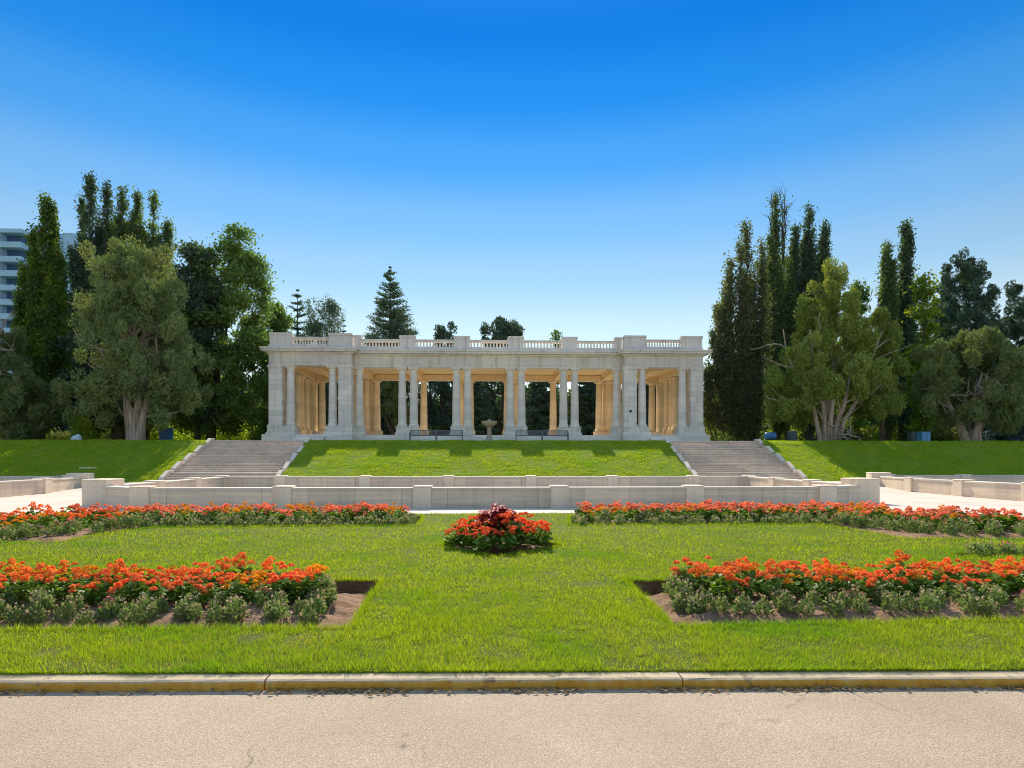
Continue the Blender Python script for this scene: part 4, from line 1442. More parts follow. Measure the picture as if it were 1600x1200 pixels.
def poplar(base, leaders, label, seed, leafmat='poplar', per_m=300, size=0.22, trunk_r=0.32, bare=(), z_low=1.2, bark='bark_dark', nclump=10, kind='poplar_tree', group='poplars behind the terrace'):
    """leaders: (dx, dy, height, radius, lowest leaf height)"""
    rng = np.random.default_rng(seed)
    wood = MB()
    L, AX = [], []
    leaders = list(leaders)
    for dx, dy, h, rad, lo in list(leaders):      # side shoots fill the column
        for k in range(4):
            leaders.append((dx + rng.normal(0, rad * .60), dy + rng.normal(0, rad * .6), h * rng.uniform(.70, .97), rad * rng.uniform(.40, .80), lo * rng.uniform(.6, 1.1)))
    for dx, dy, h, rad, lo in leaders:
        rad *= 1.25
        top = Vector((dx, dy, h))
        pts = [Vector((dx * .08, dy * .08, -0.15)), Vector((dx * .12, dy * .12, h * .08)), Vector((dx * .7, dy * .7, h * .35)), Vector((dx * .95, dy * .95, h * .65)), top * 1.0]
        tr = trunk_r / math.sqrt(len(leaders)) * 1.5
        wood.tube(pts, [tr * 1.25, tr, tr * .7, tr * .4, 0.03], 8)
        nb = int(10 + (h - lo) * 6)
        for k in range(nb):
            t = rng.uniform(0, 1) ** 0.85
            zz = lo + (h - lo) * t
            f = 0.06 + 1.02 * min(1.0, (t + .12) / .32) ** .7 * (1 - t) ** .75
            a = rng.uniform(0, 2 * np.pi)
            rr_ = rad * f * rng.uniform(.35, 1.05)
            ax_x = np.interp(zz / h, [0, .35, .65, 1], [.1, .7, .95, 1.0])
            c = np.array([dx * ax_x + math.cos(a) * rr_, dy * ax_x + math.sin(a) * rr_, zz])
            d = np.array([math.cos(a) * .35, math.sin(a) * .35, 1.0])
            ln = rng.uniform(.5, 1.3) * (0.6 + 0.5 * rad)
            m_ = int(0.5 * per_m * rng.uniform(.4, 1.3) * (h - lo) / nb) + 8
            s_ = rng.uniform(-.5, .5, (m_, 1))
            p = c + d * s_ * ln + rng.normal(0, 0.15 + 0.14 * rad * (1 - .7 * t), (m_, 3))
            L.append(p)
            AX.append(np.repeat(d[None], m_, 0))
            if k % 4 == 0:
                b0 = Vector((dx * ax_x, dy * ax_x, zz - .8 - rr_))
                wood.tube([b0, (b0 + Vector(c)) / 2 + Vector((0, 0, -.1)), Vector(c) + Vector(d) * .5], [0.06, 0.045, 0.015], 5)
    for bx, by, h, z_s in bare:       # leafless shoots above the crown
        for k in range(5):
            st = Vector((bx * .8 + rng.normal(0, .12), by, z_s + rng.uniform(0, (h - z_s) * .35)))
            tp = Vector((bx + rng.normal(0, .45), by + rng.normal(0, .3), h - rng.uniform(0, 2.5) * (k > 0)))
            mid = st.lerp(tp, .5) + Vector((rng.normal(0, .15), 0, 0))
            wood.tube([st, mid, tp], [0.07, 0.045, 0.014], 5)
            for j in range(14):
                q = st.lerp(tp, rng.uniform(.15, .95))
                e = q + Vector((rng.normal(0, .32), rng.normal(0, .3), rng.uniform(.5, 1.2)))
                wood.tube([q, e], [0.028, 0.010], 4)
        m_ = 260
        s_ = rng.uniform(0, 1, (m_, 1)) ** 1.6
        p = np.array([bx, by, z_s]) + s_ * np.array([0, 0, (h - z_s) * .9]) + rng.normal(0, .38, (m_, 3))
        L.append(p)
        AX.append(np.repeat(np.array([[0, 0, 1.0]]), m_, 0))
    L = np.concatenate(L)
    V = leaf_cards(rng, L, size, 0.75)
    return finish_tree(kind, base, wood, V, bark, leafmat, label, group=group)

def broadleaf(base, Ht, prof, label, seed, leafmat='decid', nclump=150, per=190, size=0.28, z0=0.12, trunk_r=0.35, cr=(0.45, 0.95), lean=0.0, kind='broadleaf_tree', group='broadleaf trees behind the terrace', limbs=8, flat=1.0):
    rng = np.random.default_rng(seed)
    C, RR = [], []
    pm = max(p[1] for p in prof)
    while len(C) < nclump:
        t = rng.uniform(z0, 1.0)
        r = profile(prof, t)
        if rng.uniform() > r / pm + 0.15:
            continue
        a = rng.uniform(0, 2 * np.pi)
        q = math.sqrt(rng.uniform(0.08, 1.0)) * rng.uniform(.85, 1.08)
        C.append(np.array([math.cos(a) * r * q + lean * t * Ht, math.sin(a) * r * q * flat, t * Ht - .3]))
        RR.append(rng.uniform(*cr))
    out = []
    for c, r in zip(C, RR):
        k = int(per * rng.uniform(.6, 1.3))
        out.append(c + rng.normal(0, 1, (k, 3)) * r * np.array([.55, .55, .42]))
    V = leaf_cards(rng, np.concatenate(out), size, 0.7)
    wood = MB()
    tp = Vector((lean * Ht * .8, 0, Ht * .8))
    pts = [Vector((0, 0, -.15)), Vector((0, 0, .3)), Vector((lean * Ht * .1, .1, Ht * .2)), Vector((lean * Ht * .4, -.1, Ht * .5)), tp]
    wood.tube(pts, [trunk_r * 1.35, trunk_r, trunk_r * .85, trunk_r * .5, 0.05], 9)
    order = np.argsort(rng.uniform(0, 1, len(C)))[:limbs * 4]
    for n_, i in enumerate(order):
        c = Vector(C[i])
        zs = max(Ht * .13, c.z - (abs(c.x) + abs(c.y)) * .8 - .8)
        f = min(.95, zs / (Ht * .8))
        st = Vector((lean * Ht * .8 * f, 0, zs))
        mid = st.lerp(c, .5) + Vector((0, 0, -.25)) + Vector(rng.normal(0, .15, 3))
        r0 = trunk_r * (.42 if n_ < limbs else .18)
        wood.tube([st, mid, c], [r0, r0 * .6, .02], 6)
    return finish_tree(kind, base, wood, V, 'bark_dark', leafmat, label, group=group)

def conifer(base, Ht, Rb, label, seed, leafmat='spruce', levels=26, per=46, size=0.26, z0=0.06, droop=-0.18, taper=0.9, dens=1.0, gaps=0.0, group='conifers behind the pavilion', kind='spruce_tree'):
    rng = np.random.default_rng(seed)
    L, AX = [], []
    wood = MB()
    wood.tube([(0, 0, -.15), (0, 0, Ht * .4), (0, 0, Ht * .98)], [Ht * .02, Ht * .013, .02], 8)
    for k in range(levels):
        t = k / (levels - 1)
        z = Ht * (z0 + (1 - z0) * t)
        rl = Rb * (1 - t) ** taper + 0.16
        nb = max(6, int(12 * (1 - t) + 5))
        for j in range(nb):
            if rng.uniform() < gaps:
                continue
            a = rng.uniform(0, 2 * np.pi)
            r = rl * rng.uniform(.7, 1.12)
            d = np.array([math.cos(a), math.sin(a), droop + rng.normal(0, .08)])
            m_ = max(14, int(per * 1.8 * dens * r / 1.2))
            s_ = rng.uniform(.12, 1, (m_, 1))
            p = np.array([0, 0, z]) + d * s_ * r + rng.normal(0, 1, (m_, 3)) * np.array([.16, .16, .11]) * (0.5 + r * .22)
            p[:, 2] += (s_[:, 0] ** 2) * r * .16
            L.append(p)
            AX.append(np.repeat(d[None], m_, 0))
            if r > 1.0 and j % 2 == 0:
                wood.tube([(0, 0, z), tuple(np.array([0, 0, z]) + d * r * .8)], [0.05, 0.012], 4)
    L = np.concatenate(L)
    V = leaf_cards(rng, L, size, 0.35, np.concatenate(AX), 0.5)
    return finish_tree(kind, base, wood, V, 'bark_dark', leafmat, label, group=group)

def base_at(px, D):
    return (tx(px, D), D, ZT)

def hz(py, D):
    """height above the terrace of something seen at row py, D metres away"""
    return 1.6 + (719 - py) * D / 960.0 - ZT

# --- left group
juniper(base_at(226, 50), hz(385, 50), [(0.0, 1.2), (.16, 4.6), (.30, 5.6), (.45, 5.4), (.62, 4.9), (.78, 4.2), (.9, 2.9), (1, 1.0)],
        'great spreading juniper with fluted pale trunk left of the left staircase', 7, nclump=330, per=290, z0=.14,
        holes=[(-3.4, 6.3, 1.6, 1.9), (1.0, 8.2, .8, .9)], lumps=[(.8, -2.2, 4.9, 1.35), (2.4, -1.6, 6.0, 1.3), (3.9, -.8, 5.2, 1.8), (4.3, 0, 3.5, 1.3), (-5.1, -.3, 4.0, 1.3), (-4.0, -.6, 2.6, 1.0), (-1.6, -1.8, 9.4, 1.4)], stems=[(-.75, 0, .34), (-.3, -.25, .36), (.15, -.3, .36), (.55, 0, .34), (.1, .5, .5)], cr=(.6, 1.25), leafmat='juniper')
juniper(base_at(8, 50), hz(520, 50), [(0, 2.5), (.2, 5.6), (.5, 5.4), (.8, 3.4), (1, 1.0)], 'bushy grey green juniper cut off by the left photo edge', 8, nclump=200, per=320, z0=.04,
        holes=[(1.6, 8.6, 1.6, 1.6)], stems=[(.5, -.4, .2), (-.6, .3, .3)])
juniper(base_at(62, 52), hz(590, 52), [(0, .8), (.3, 2.3), (.7, 2.0), (1, .6)], 'low shaded juniper with a thin leaning trunk below the left poplar', 9, nclump=80, per=300, z0=.12, stems=[(.0, -.2, .17), (1.0, -.2, .2)])
poplar(base_at(86, 57), [(0.3, 0, hz(318, 57), 1.05, 2.0), (-.9, .3, hz(372, 57), .8, 2.2), (1.3, -.2, hz(390, 57), .75, 2.4), (-1.6, 0, hz(425, 57), 0.65, 2.0)],
       'tall ragged poplar at the far left with bright green side shoots', 21, 'poplar_lime', per_m=440)
poplar(base_at(158, 66), [(0, 0, hz(290, 66), 1.35, 3), (1.5, .4, hz(300, 66), 1.15, 3), (-1.0, .5, hz(395, 66), 1.0, 2), (-2.0, 0, hz(470, 66), 1.3, 1), (.5, -.6, hz(430, 66), 1.5, 1)], 'highest poplar of the left group rising behind the big juniper', 22, 'poplar_dk', per_m=520)
poplar(base_at(206, 66), [(0, 0, hz(305, 66), 1.0, 3), (.9, .4, hz(343, 66), 1.0, 2), (-1.0, .5, hz(352, 66), 1.0, 2), (1.9, -.3, hz(362, 66), 1.1, 2)], 'slim loose poplar between the highest left poplar and the forked one', 23, 'poplar', per_m=360)
poplar(base_at(240, 67), [(-.8, 0, hz(312, 67), .8, 3), (.9, 0, hz(314, 67), .95, 3), (2.4, .2, hz(352, 67), 1.1, 3)], 'thin forked poplar with sparse top behind the big left juniper', 24, 'poplar', per_m=330)
broadleaf(base_at(318, 60), hz(368, 60), [(0, .6), (.18, 2.2), (.5, 2.6), (.8, 2.1), (1, .6)], 'dark narrow broadleaf tree just right of the big left juniper', 31, 'poplar_dk', nclump=130, per=230, z0=.12, trunk_r=.3)
broadleaf(base_at(338, 62), hz(362, 62), [(0, 1.0), (.12, 4.2), (.35, 4.9), (.6, 4.6), (.82, 3.2), (1, .9)], 'airy green broadleaf tree leaning towards the left end of the pavilion', 32, 'decid', nclump=310, per=170, z0=.08, trunk_r=.48, lean=.12, cr=(.5, 1.0))
broadleaf(base_at(438, 70), hz(478, 70), [(0, 1.0), (.2, 2.4), (.6, 2.5), (.85, 1.7), (1, .5)], 'pale green leafy tree touching the pavilion parapet on the left', 33, 'decid', nclump=150, per=190, z0=.05, trunk_r=.25)

broadleaf(base_at(196, 58), 12.5, [(0, 1.0), (.2, 3.6), (.5, 4.2), (.8, 3.4), (1, 1.0)], 'dark trunked tree hidden behind the big left juniper', 34, 'poplar_dk', nclump=150, per=190, z0=.2, trunk_r=.42)

# --- behind the pavilion
conifer(base_at(470, 88), hz(457, 88), 2.6, 'flat topped pine peeping above the left end of the parapet', 41, 'pine', levels=24, per=44, gaps=.12, droop=.05, taper=.45, kind='pine_tree')
juniper(base_at(499, 84), hz(473, 84), [(0, 1.6), (.3, 2.3), (.75, 2.1), (1, .7)], 'rounded grey green juniper above the left wing roof', 42, 'spruce', nclump=110, per=190, size=.26, bark='bark_dark')
juniper(base_at(524, 84), hz(474, 84), [(0, 1.0), (.3, 1.25), (.8, 1.1), (1, .3)], 'narrow juniper standing right of the rounded one above the left wing', 43, 'spruce', nclump=80, per=180, size=.26, bark='bark_dark')
conifer(base_at(541, 92), hz(503, 92), 1.3, 'little spindly pine at the right edge of the left wing roof', 44, 'pine', levels=24, per=26, gaps=.15, kind='pine_tree')
conifer(base_at(612, 86), hz(420, 86), 6.6, 'tall pointed spruce rising above the pavilion roof', 45, 'spruce', levels=52, per=46, droop=.10, taper=.78, z0=.05)
juniper(base_at(690, 86), hz(508, 86), [(0, 2.6), (.4, 3.6), (.93, 3.7), (.98, 2.8), (1, 1.6)], 'low rounded pine just showing over the parapet right of the spruce', 46, 'pine', nclump=150, per=170, size=.30, bark='bark_dark', cr=(.6, 1.1))
juniper(base_at(786, 82), hz(497, 82), [(0, 2.6), (.4, 3.3), (.86, 3.8), (.94, 3.2), (1, 1.5)], 'dark rounded pine showing over the middle of the parapet', 47, 'pine', nclump=160, per=170, size=.30, bark='bark_dark', cr=(.6, 1.1))
broadleaf(base_at(872, 96), hz(515, 96), [(0, .8), (.3, 1.4), (.8, 1.0), (1, .3)], 'thin leafy tree top above the parapet right of the dark pine', 48, 'decid', nclump=40, per=110, z0=.1, trunk_r=.15)
for i, (px, D, top, w, lab) in enumerate(((850, 79, 552, 2.9, 'blackish green spruce seen between the columns right of centre'), (922, 80, 545, 2.9, 'blackish green spruce seen through the right end of the colonnade'),
                                          (742, 78, 556, 2.7, 'blackish green spruce seen behind the stone fountain'), (1010, 84, 560, 3.0, 'dark spruce seen through the right wing'))):
    conifer(base_at(px, D), hz(top, D), w, lab, 60 + i, 'pine', levels=30, per=70, droop=-.05, taper=.55, z0=.02, size=.30)
juniper(base_at(622, 76), hz(585, 76), [(0, 1.6), (.3, 2.2), (.8, 1.9), (1, .8)], 'shaggy olive juniper seen between the columns left of centre', 66, 'juniper', nclump=55, per=260, z0=.03, size=.25, bark='bark_dark')

# --- right group
poplar(base_at(1190, 60), [(-1.0, 0, hz(345, 60), 1.5, 1.2), (-2.6, .2, hz(400, 60), 1.3, 1.2), (-3.9, -.2, hz(478, 60), 1.2, 1.0), (.7, .4, hz(372, 60), 1.2, 1.8), (-4.9, 0, hz(560, 60), 1.0, .9)],
       'broad airy poplar beside the right end of the pavilion', 51, 'aspen', per_m=300, size=.22, z_low=1)
poplar(base_at(1220, 65), [(0, 0, hz(300, 65), 1.0, 3), (1.6, 0, hz(400, 65), .9, 2)], 'tall poplar with bare grey shoots above its crown on the right', 52, 'poplar', per_m=420,
       bare=[(1.0, 0, hz(284, 65), hz(430, 65)), (.1, 0, hz(290, 65), hz(380, 65))])
poplar(base_at(1275, 66), [(0, 0, hz(316, 66), 1.35, 3), (1.9, .2, hz(345, 66), 1.0, 3), (-1.6, 0, hz(352, 66), 1.0, 3)], 'dense dark poplar behind the right hand juniper', 53, 'poplar_dk', per_m=620)
juniper(base_at(1306, 50), hz(405, 50), [(0, 1.2), (.14, 4.6), (.28, 5.4), (.45, 4.9), (.62, 3.7), (.8, 2.3), (.92, 1.3), (1, .4)],
        'broad pyramid juniper with fanned pale trunks right of the right staircase', 54, 'juniper_b', nclump=290, per=330, z0=.13, cr=(.55, 1.15),
        holes=[(0.3, 2.0, 1.8, 1.5)], stems=[(-1.3, -.2, .2), (-.6, -.35, .24), (0, -.3, .26), (.7, -.3, .24), (1.4, -.2, .2), (0, .5, .4)])
juniper(base_at(1392, 51), hz(480, 51), [(0, 1.4), (.2, 2.7), (.55, 2.3), (.85, 1.2), (1, .3)], 'smaller bright juniper leaning against the right of the pyramid juniper', 55, 'juniper_b', nclump=80, per=330, z0=.14, stems=[(.3, .3, .22)], bark='bark_dark')
broadleaf(base_at(1352, 66), hz(428, 66), [(0, .6), (.3, 1.6), (.7, 1.5), (1, .4)], 'thin broadleaf tree filling the gap right of the pyramid juniper', 56, 'decid', nclump=80, per=140, trunk_r=.2)
poplar(base_at(1402, 62), [(0, 0, hz(372, 62), .95, 1.5)], 'left one of two dark slim poplars at the right', 57, 'poplar', per_m=620)
poplar(base_at(1433, 62), [(0, 0, hz(340, 62), 1.05, 1.5), (.6, .6, hz(440, 62), 1.2, .8)], 'right and taller one of two dark slim poplars at the right', 58, 'poplar_dk', per_m=700)
broadleaf(base_at(1462, 57), hz(425, 57), [(0, .5), (.4, 1.2), (.8, 1.1), (1, .3)], 'yellow green leafy tree between the slim poplars and the dark pine', 59, 'bright', nclump=70, per=130, trunk_r=.16)
juniper(base_at(1528, 66), hz(388, 66), [(0, 1.5), (.35, 3.4), (.6, 4.4), (.8, 3.6), (.92, 2.2), (1, .7)], 'big dark rounded pine at the right with sky showing through', 71, 'pine', nclump=330, per=150, z0=.18, size=.28, bark='bark_dark', cr=(.5, .95))
juniper(base_at(1612, 66), hz(430, 66), [(0, 1.4), (.4, 3.0), (.7, 3.2), (.9, 1.8), (1, .6)], 'dark pine cut off by the right photo edge', 72, 'pine', nclump=160, per=200, z0=.15, size=.28, bark='bark_dark', cr=(.5, .95))
juniper(base_at(1546, 50), hz(512, 50), [(0, .8), (.2, 3.6), (.42, 5.6), (.65, 5.4), (.85, 4.0), (1, 1.6)], 'wide flat juniper with one pale flared trunk at the far right', 73, 'juniper', nclump=230, per=320, z0=.20,
        holes=[(-.9, 5.2, 1.2, 1.3)], stems=[(0.05, -.3, .42), (-.9, .5, .4)], cr=(.55, 1.15))
conifer(base_at(1592, 56), 3.6, 2.6, 'bluish spruce low behind the far right trunk', 74, 'blue_spruce', levels=16, per=70, droop=-.12, taper=.6, z0=.02, kind='blue_spruce_tree')
broadleaf(base_at(1238, 69), hz(392, 69), [(0, 1.5), (.3, 3.4), (.65, 3.2), (.88, 2.0), (1, .7)], 'airy broadleaf tree filling in between the tall poplars right of the pavilion', 77, 'poplar', nclump=150, per=180, trunk_r=.3)
broadleaf(base_at(1492, 73), hz(466, 73), [(0, 1.5), (.3, 3.2), (.65, 3.2), (.88, 2.2), (1, .8)], 'broadleaf tree closing the gap left of the big dark pine', 78, 'poplar_dk', nclump=130, per=170, trunk_r=.3)
broadleaf(base_at(205, 70), hz(352, 70), [(0, 1.5), (.3, 3.4), (.65, 3.6), (.88, 2.8), (1, 1.0)], 'broadleaf tree merging with the poplars behind the big left juniper', 79, 'poplar', nclump=170, per=180, trunk_r=.3)
# flanking trees that stand just outside the picture
juniper(base_at(-130, 52), hz(480, 52), [(0, 1.2), (.2, 4.2), (.5, 4.2), (.8, 2.8), (1, .6)], 'juniper beyond the left edge of the photo', 75, 'juniper', nclump=110, per=300)
juniper(base_at(1725, 52), hz(470, 52), [(0, 1.2), (.2, 4.2), (.5, 4.2), (.8, 2.8), (1, .6)], 'juniper beyond the right edge of the photo', 76, 'juniper', nclump=110, per=300)

# shrubs: lit undergrowth behind the trunks
def shrub(px, D, w, h, label, seed, mat='shrub', per=2600, size=.16):
    rng = np.random.default_rng(seed)
    nC = 14
    a = rng.uniform(0, 2 * np.pi, nC)
    q = np.sqrt(rng.uniform(0, 1, nC))
    C = np.stack([np.cos(a) * q * w * .7, np.sin(a) * q * w * .5, rng.uniform(.15, .8, nC) * h], 1)
    L = C[rng.integers(0, nC, per)] + rng.normal(0, 1, (per, 3)) * np.array([w * .22, w * .2, h * .13])
    L[:, 2] = np.abs(L[:, 2])
    wood = MB()
    for k in range(6):
        c = C[k]
        wood.tube([(0, 0, -.1), tuple(c * .5), tuple(c)], [.05, .035, .01], 5)
    root = empty('shrub', (tx(px, D), D, ZT), local=True)
    wood.build('stems', M['bark_dark'], root)
    link('foliage', np_mesh('foliage', leaf_cards(rng, L, size, .6), 4), M[mat], root)
    tag(root, label, 'shrub', 'shrubs under the trees')
shrub(146, 49, .95, 2.1, 'upright yellow green bush left of the big pale juniper trunk', 81, 'bright', 4200, .14)
for i, (px, D, w, h, mat, lab) in enumerate((
        (268, 70, 3.2, 4.2, 'bright', 'sunlit yellow green shrub right of the big pale juniper trunk'),
        (190, 74, 3.0, 3.2, 'shrub', 'olive shrub seen between the bush and the big juniper trunk'),
        (30, 72, 3.5, 2.6, 'shrub', 'olive undergrowth shrub at the far left under the junipers'),
        (105, 78, 3.0, 2.4, 'shrub', 'dull shrub behind the left poplar trunk'),
        (318, 76, 2.6, 3.4, 'bright', 'sunlit shrub behind the dark broadleaf trunks'),
        (378, 78, 3.6, 4.0, 'bright', 'sunlit leafy shrub left of the pavilion'),
        (414, 74, 2.0, 2.2, 'shrub', 'dark olive shrub at the left foot of the pavilion'),
        (1130, 70, 2.6, 2.6, 'shrub', 'olive shrub at the right foot of the pavilion'),
        (1165, 66, 2.4, 3.0, 'decid', 'leafy shrub under the broad airy poplar'),
        (1235, 76, 2.6, 3.2, 'bright', 'sunlit shrub behind the blue barrel'),
        (1340, 62, 1.8, 2.0, 'shrub', 'olive shrub right of the fanned juniper trunks'),
        (1395, 64, 2.6, 2.4, 'bright', 'yellow green shrub under the smaller bright juniper'),
        (1490, 60, 2.2, 2.4, 'shrub', 'brownish shrub between the utility boxes and the flared trunk'),
        (1425, 72, 3.0, 3.0, 'poplar_dk', 'dark shrub behind the utility boxes'),
        (655, 72, 2.4, 2.6, 'shrub', 'olive shrub seen through the columns behind the left benches'),
        (700, 90, 2.4, 3.8, 'poplar_dk', 'dark shrub behind the pavilion left of the fountain'))):
    shrub(px, D, w, h, lab, 90 + i, mat, 3000, .24)

# belt of far trees that closes the view under the crowns
rng0 = np.random.default_rng(400)
protos = []
for i, (px, D) in enumerate(((-60, 108), (60, 100), (175, 112), (120, 96), (245, 98), (365, 97), (600, 98), (710, 96), (735, 104), (820, 97), (850, 108), (930, 98), (1030, 97), (1150, 98), (1270, 97), (1390, 98), (1500, 97), (1610, 98), (300, 104), (420, 110), (545, 106), (655, 118), (765, 108), (880, 116), (985, 106), (1090, 112), (1210, 104), (1330, 112), (1440, 102), (1550, 110), (1670, 104), (-180, 88), (-300, 84), (-430, 90), (-560, 86), (1780, 86), (1900, 90), (2030, 84), (2160, 90))):
    side = ['far dark tree of the belt closing the view behind the trunks on the left', 'far dark tree of the belt seen through and beside the pavilion', 'far dark tree of the belt closing the view behind the trunks on the right']
    lab = side[0] if px < 420 else side[2] if px > 1090 else side[1]
    if i < 3:
        o = broadleaf(base_at(px, D), 11.0 + i, [(0, 4.6), (.25, 5.6), (.6, 5.0), (.85, 3.2), (1, 1)], lab, 300 + i, 'poplar_dk', nclump=150, per=210, size=.42, z0=.03, trunk_r=.4, cr=(.9, 1.6), kind='background_tree', group=lab)
        protos.append(o)
    else:
        o = copy_tree(protos[i % 3])
        o.location = base_at(px, D)
        o.rotation_euler.z = rng0.uniform(0, 6.28)
        k = rng0.uniform(.85, 1.05)
        o.scale = (k, k, k * rng0.uniform(.85, 1.05))
        tag(o, lab, 'tree', lab)

# ------------------------------------------------------------------ apartment tower far left
DT = 141.0
tw = tag(empty('apartment_tower', (tx(20, DT), DT, ZT)), 'pale high rise apartment block with balconies far behind the left trees', 'apartment building')
def wx(px): return tx(px, DT)
def wz(py): return 1.6 + (719 - py) * DT / 960.0
mb = MB()
mb.box(wx(-110), wx(52), DT + 2.2, DT + 18, ZT, wz(374))
mb.build('wall', M['tower_dark'], tw)
mb = MB()
mb.box(wx(-112), wx(58), DT, DT + 18.2, wz(374), wz(368))
mb.box(wx(26), wx(40), DT + 4, DT + 8, wz(368), wz(364))
mb.box(wx(30), wx(34), DT + 5, DT + 6, wz(364), wz(359.5))
mb.build('roof', M['tower'], tw)
fl = 21.75
k = 0
while wz(388 + fl * k) > ZT + 3:
    yt, yb = 388 + fl * k, 396.6 + fl * k
    mb = MB()
    mb.box(wx(-111), wx(57), DT - 0.1, DT + 0.15, wz(yb), wz(yt))
    mb.box(wx(57) - .25, wx(57), DT + .15, DT + 2.3, wz(yb), wz(yt))
    mb.box(wx(-111), wx(57) - .25, DT + .15, DT + 2.25, wz(yb), wz(yb) + .3)
    mb.build('balcony', M['tower'], tw)
    for a in (-92, -60, -31, -2):
        mb = MB()
        mb.box(wx(a + 4), wx(a + 19), DT + 2.13, DT + 2.3, wz(yb) + .31, wz(yb - 10.5))
        mb.build('window', M['glass'], tw)
    mb = MB()
    mb.box(wx(41), wx(51), DT + 2.13, DT + 2.3, wz(yb) + .31, wz(yb - 10.5))
    mb.build('window', M['glass'], tw)
    k += 1
mb = MB()
for a in (-100, -68, -38, -9, 20.5, 22.8):
    mb.box(wx(a), wx(a) + .35, DT + 0.2, DT + 2.19, ZT, wz(374) - .01)
mb.build('dividing_wall', M['tower'], tw)
mb = MB()
mb.box(wx(56), wx(76), DT + 3, DT + 14, ZT, wz(354.5))
mb.build('stair_tower', M['tower'], tw)
mb = MB()
mb.lathe([(2.9, ZT), (2.9, wz(361)), (2.7, wz(360))], wx(103), DT + 8, 28)
mb.build('round_tower', M['tower'], tw, smooth=True)
mb = MB()
mb.box(wx(76) + .01, wx(128), DT + 6, DT + 13, ZT, wz(375))
mb.box(wx(125), wx(158), DT + 5, DT + 14, ZT, wz(367.5))
mb.build('rear_block', M['tower'], tw)

# ------------------------------------------------------------------ flower beds
def petal_ball(rng, c, r, n, size, dome=True):
    d = unit(rng, n)
    if dome:
        d[:, 2] = np.abs(d[:, 2]) * .9 - .15
    P_ = c + d * r * rng.uniform(.75, 1.05, (n, 1))
    return P_

def round_leaves(rng, C, size, up=0.9, n_c=6):
    """roundish six cornered leaves facing mostly up and out"""
    n = len(C)
    nor = unit(rng, n) * .6 + np.array([0, 0, up])
    nor /= np.linalg.norm(nor, axis=1, keepdims=True)
    u = np.cross(nor, unit(rng, n))
    u /= np.linalg.norm(u, axis=1, keepdims=True) + 1e-9
    v = np.cross(nor, u)
    s = size * rng.uniform(.6, 1.25, (n, 1)) * .5
    V = np.empty((n, n_c, 3), dtype=np.float32)
    for k in range(n_c):
        a = 2 * np.pi * k / n_c
        V[:, k] = C + u * math.cos(a) * s + v * math.sin(a) * s * .9 + nor * (0.12 * s * math.cos(2 * a))
    return V.reshape(-1, 3)

def flower_plant(seed, kind, petal, leafm, h, w, heads, head_r, petals, psize, lsize, nleaf):
    rng = np.random.default_rng(seed)
    a = rng.uniform(0, 2 * np.pi, nleaf)
    q = np.sqrt(rng.uniform(0, 1, nleaf))
    zz = rng.uniform(.12, 1, nleaf) ** .8 * h * .80
    C = np.stack([np.cos(a) * q * w, np.sin(a) * q * w, zz * (1 - .35 * q ** 2)], 1)
    fol = np_mesh('foliage', round_leaves(rng, C, lsize), 6)
    L = []
    for k in range(heads):
        a = rng.uniform(0, 2 * np.pi)
        q = math.sqrt(rng.uniform(0, 1))
        c = np.array([math.cos(a) * q * w * .95, math.sin(a) * q * w * .95, h * rng.uniform(.74, 1.08) * (1 - .22 * q * q)])
        L.append(petal_ball(rng, c, head_r * rng.uniform(.8, 1.2), petals, psize))
    pet = np_mesh('blossoms', round_leaves(rng, np.concatenate(L), psize, .5, 5), 5)
    root = link(kind, fol, M[leafm])
    root['_local'] = 1
    link('blossoms', pet, M[petal], root)
    return root

def border_plant(seed, tips):
    rng = np.random.default_rng(seed)
    n = 150
    a = rng.uniform(0, 2 * np.pi, n)
    q = np.sqrt(rng.uniform(0, 1, n))
    hh = .23
    C = np.stack([np.cos(a) * q * .11, np.sin(a) * q * .11, rng.uniform(.05, 1, n) * hh * (1 - .45 * q ** 2)], 1)
    ax = np.stack([np.cos(a) * q * .8, np.sin(a) * q * .8, np.ones(n) * .7], 1)
    V = leaf_cards(rng, C, .062, .42, ax / np.linalg.norm(ax, axis=1, keepdims=True), .35)
    root = link('border_plant', np_mesh('border_plant', V, 4), M['border_leaf'])
    root['_local'] = 1
    n = 30
    a = rng.uniform(0, 2 * np.pi, n)
    q = np.sqrt(rng.uniform(0, 1, n))
    C = np.stack([np.cos(a) * q * .10, np.sin(a) * q * .10, hh * (1.02 - .4 * q ** 2) * rng.uniform(.85, 1.2, n)], 1)
    V = leaf_cards(rng, C, .034, .6)
    link('flower_tips', np_mesh('flower_tips', V, 4), M[tips], root)
    return root

G = {}
for i in range(4):
    G['ger', i] = flower_plant(500 + i, 'geranium', 'ger_orange' if i == 3 else 'ger_red', 'ger_leaf', .37 + .03 * i, .17, 9 + i % 3, .041, 36, .030, .080, 105)
    G['gerp', i] = flower_plant(510 + i, 'geranium', 'ger_pink', 'ger_leaf', .37 + .02 * i, .20, 9 + i % 3, .050, 30, .038, .095, 90)
    G['gers', i] = flower_plant(520 + i, 'begonia', 'ger_scarlet', 'ger_leaf', .36 + .03 * i, .18, 11 + i % 3, .043, 20, .036, .090, 95)
for i in range(3):
    G['mar', i] = flower_plant(530 + i, 'marigold', 'marigold', 'ger_leaf', .35 + .02 * i, .16, 9, .033, 26, .028, .06, 120)
    G['bor', i] = border_plant(540 + i, 'border_tip')
    G['borp', i] = border_plant(545 + i, 'border_pink')
used = set()
frng = np.random.default_rng(77)
CNT = {}
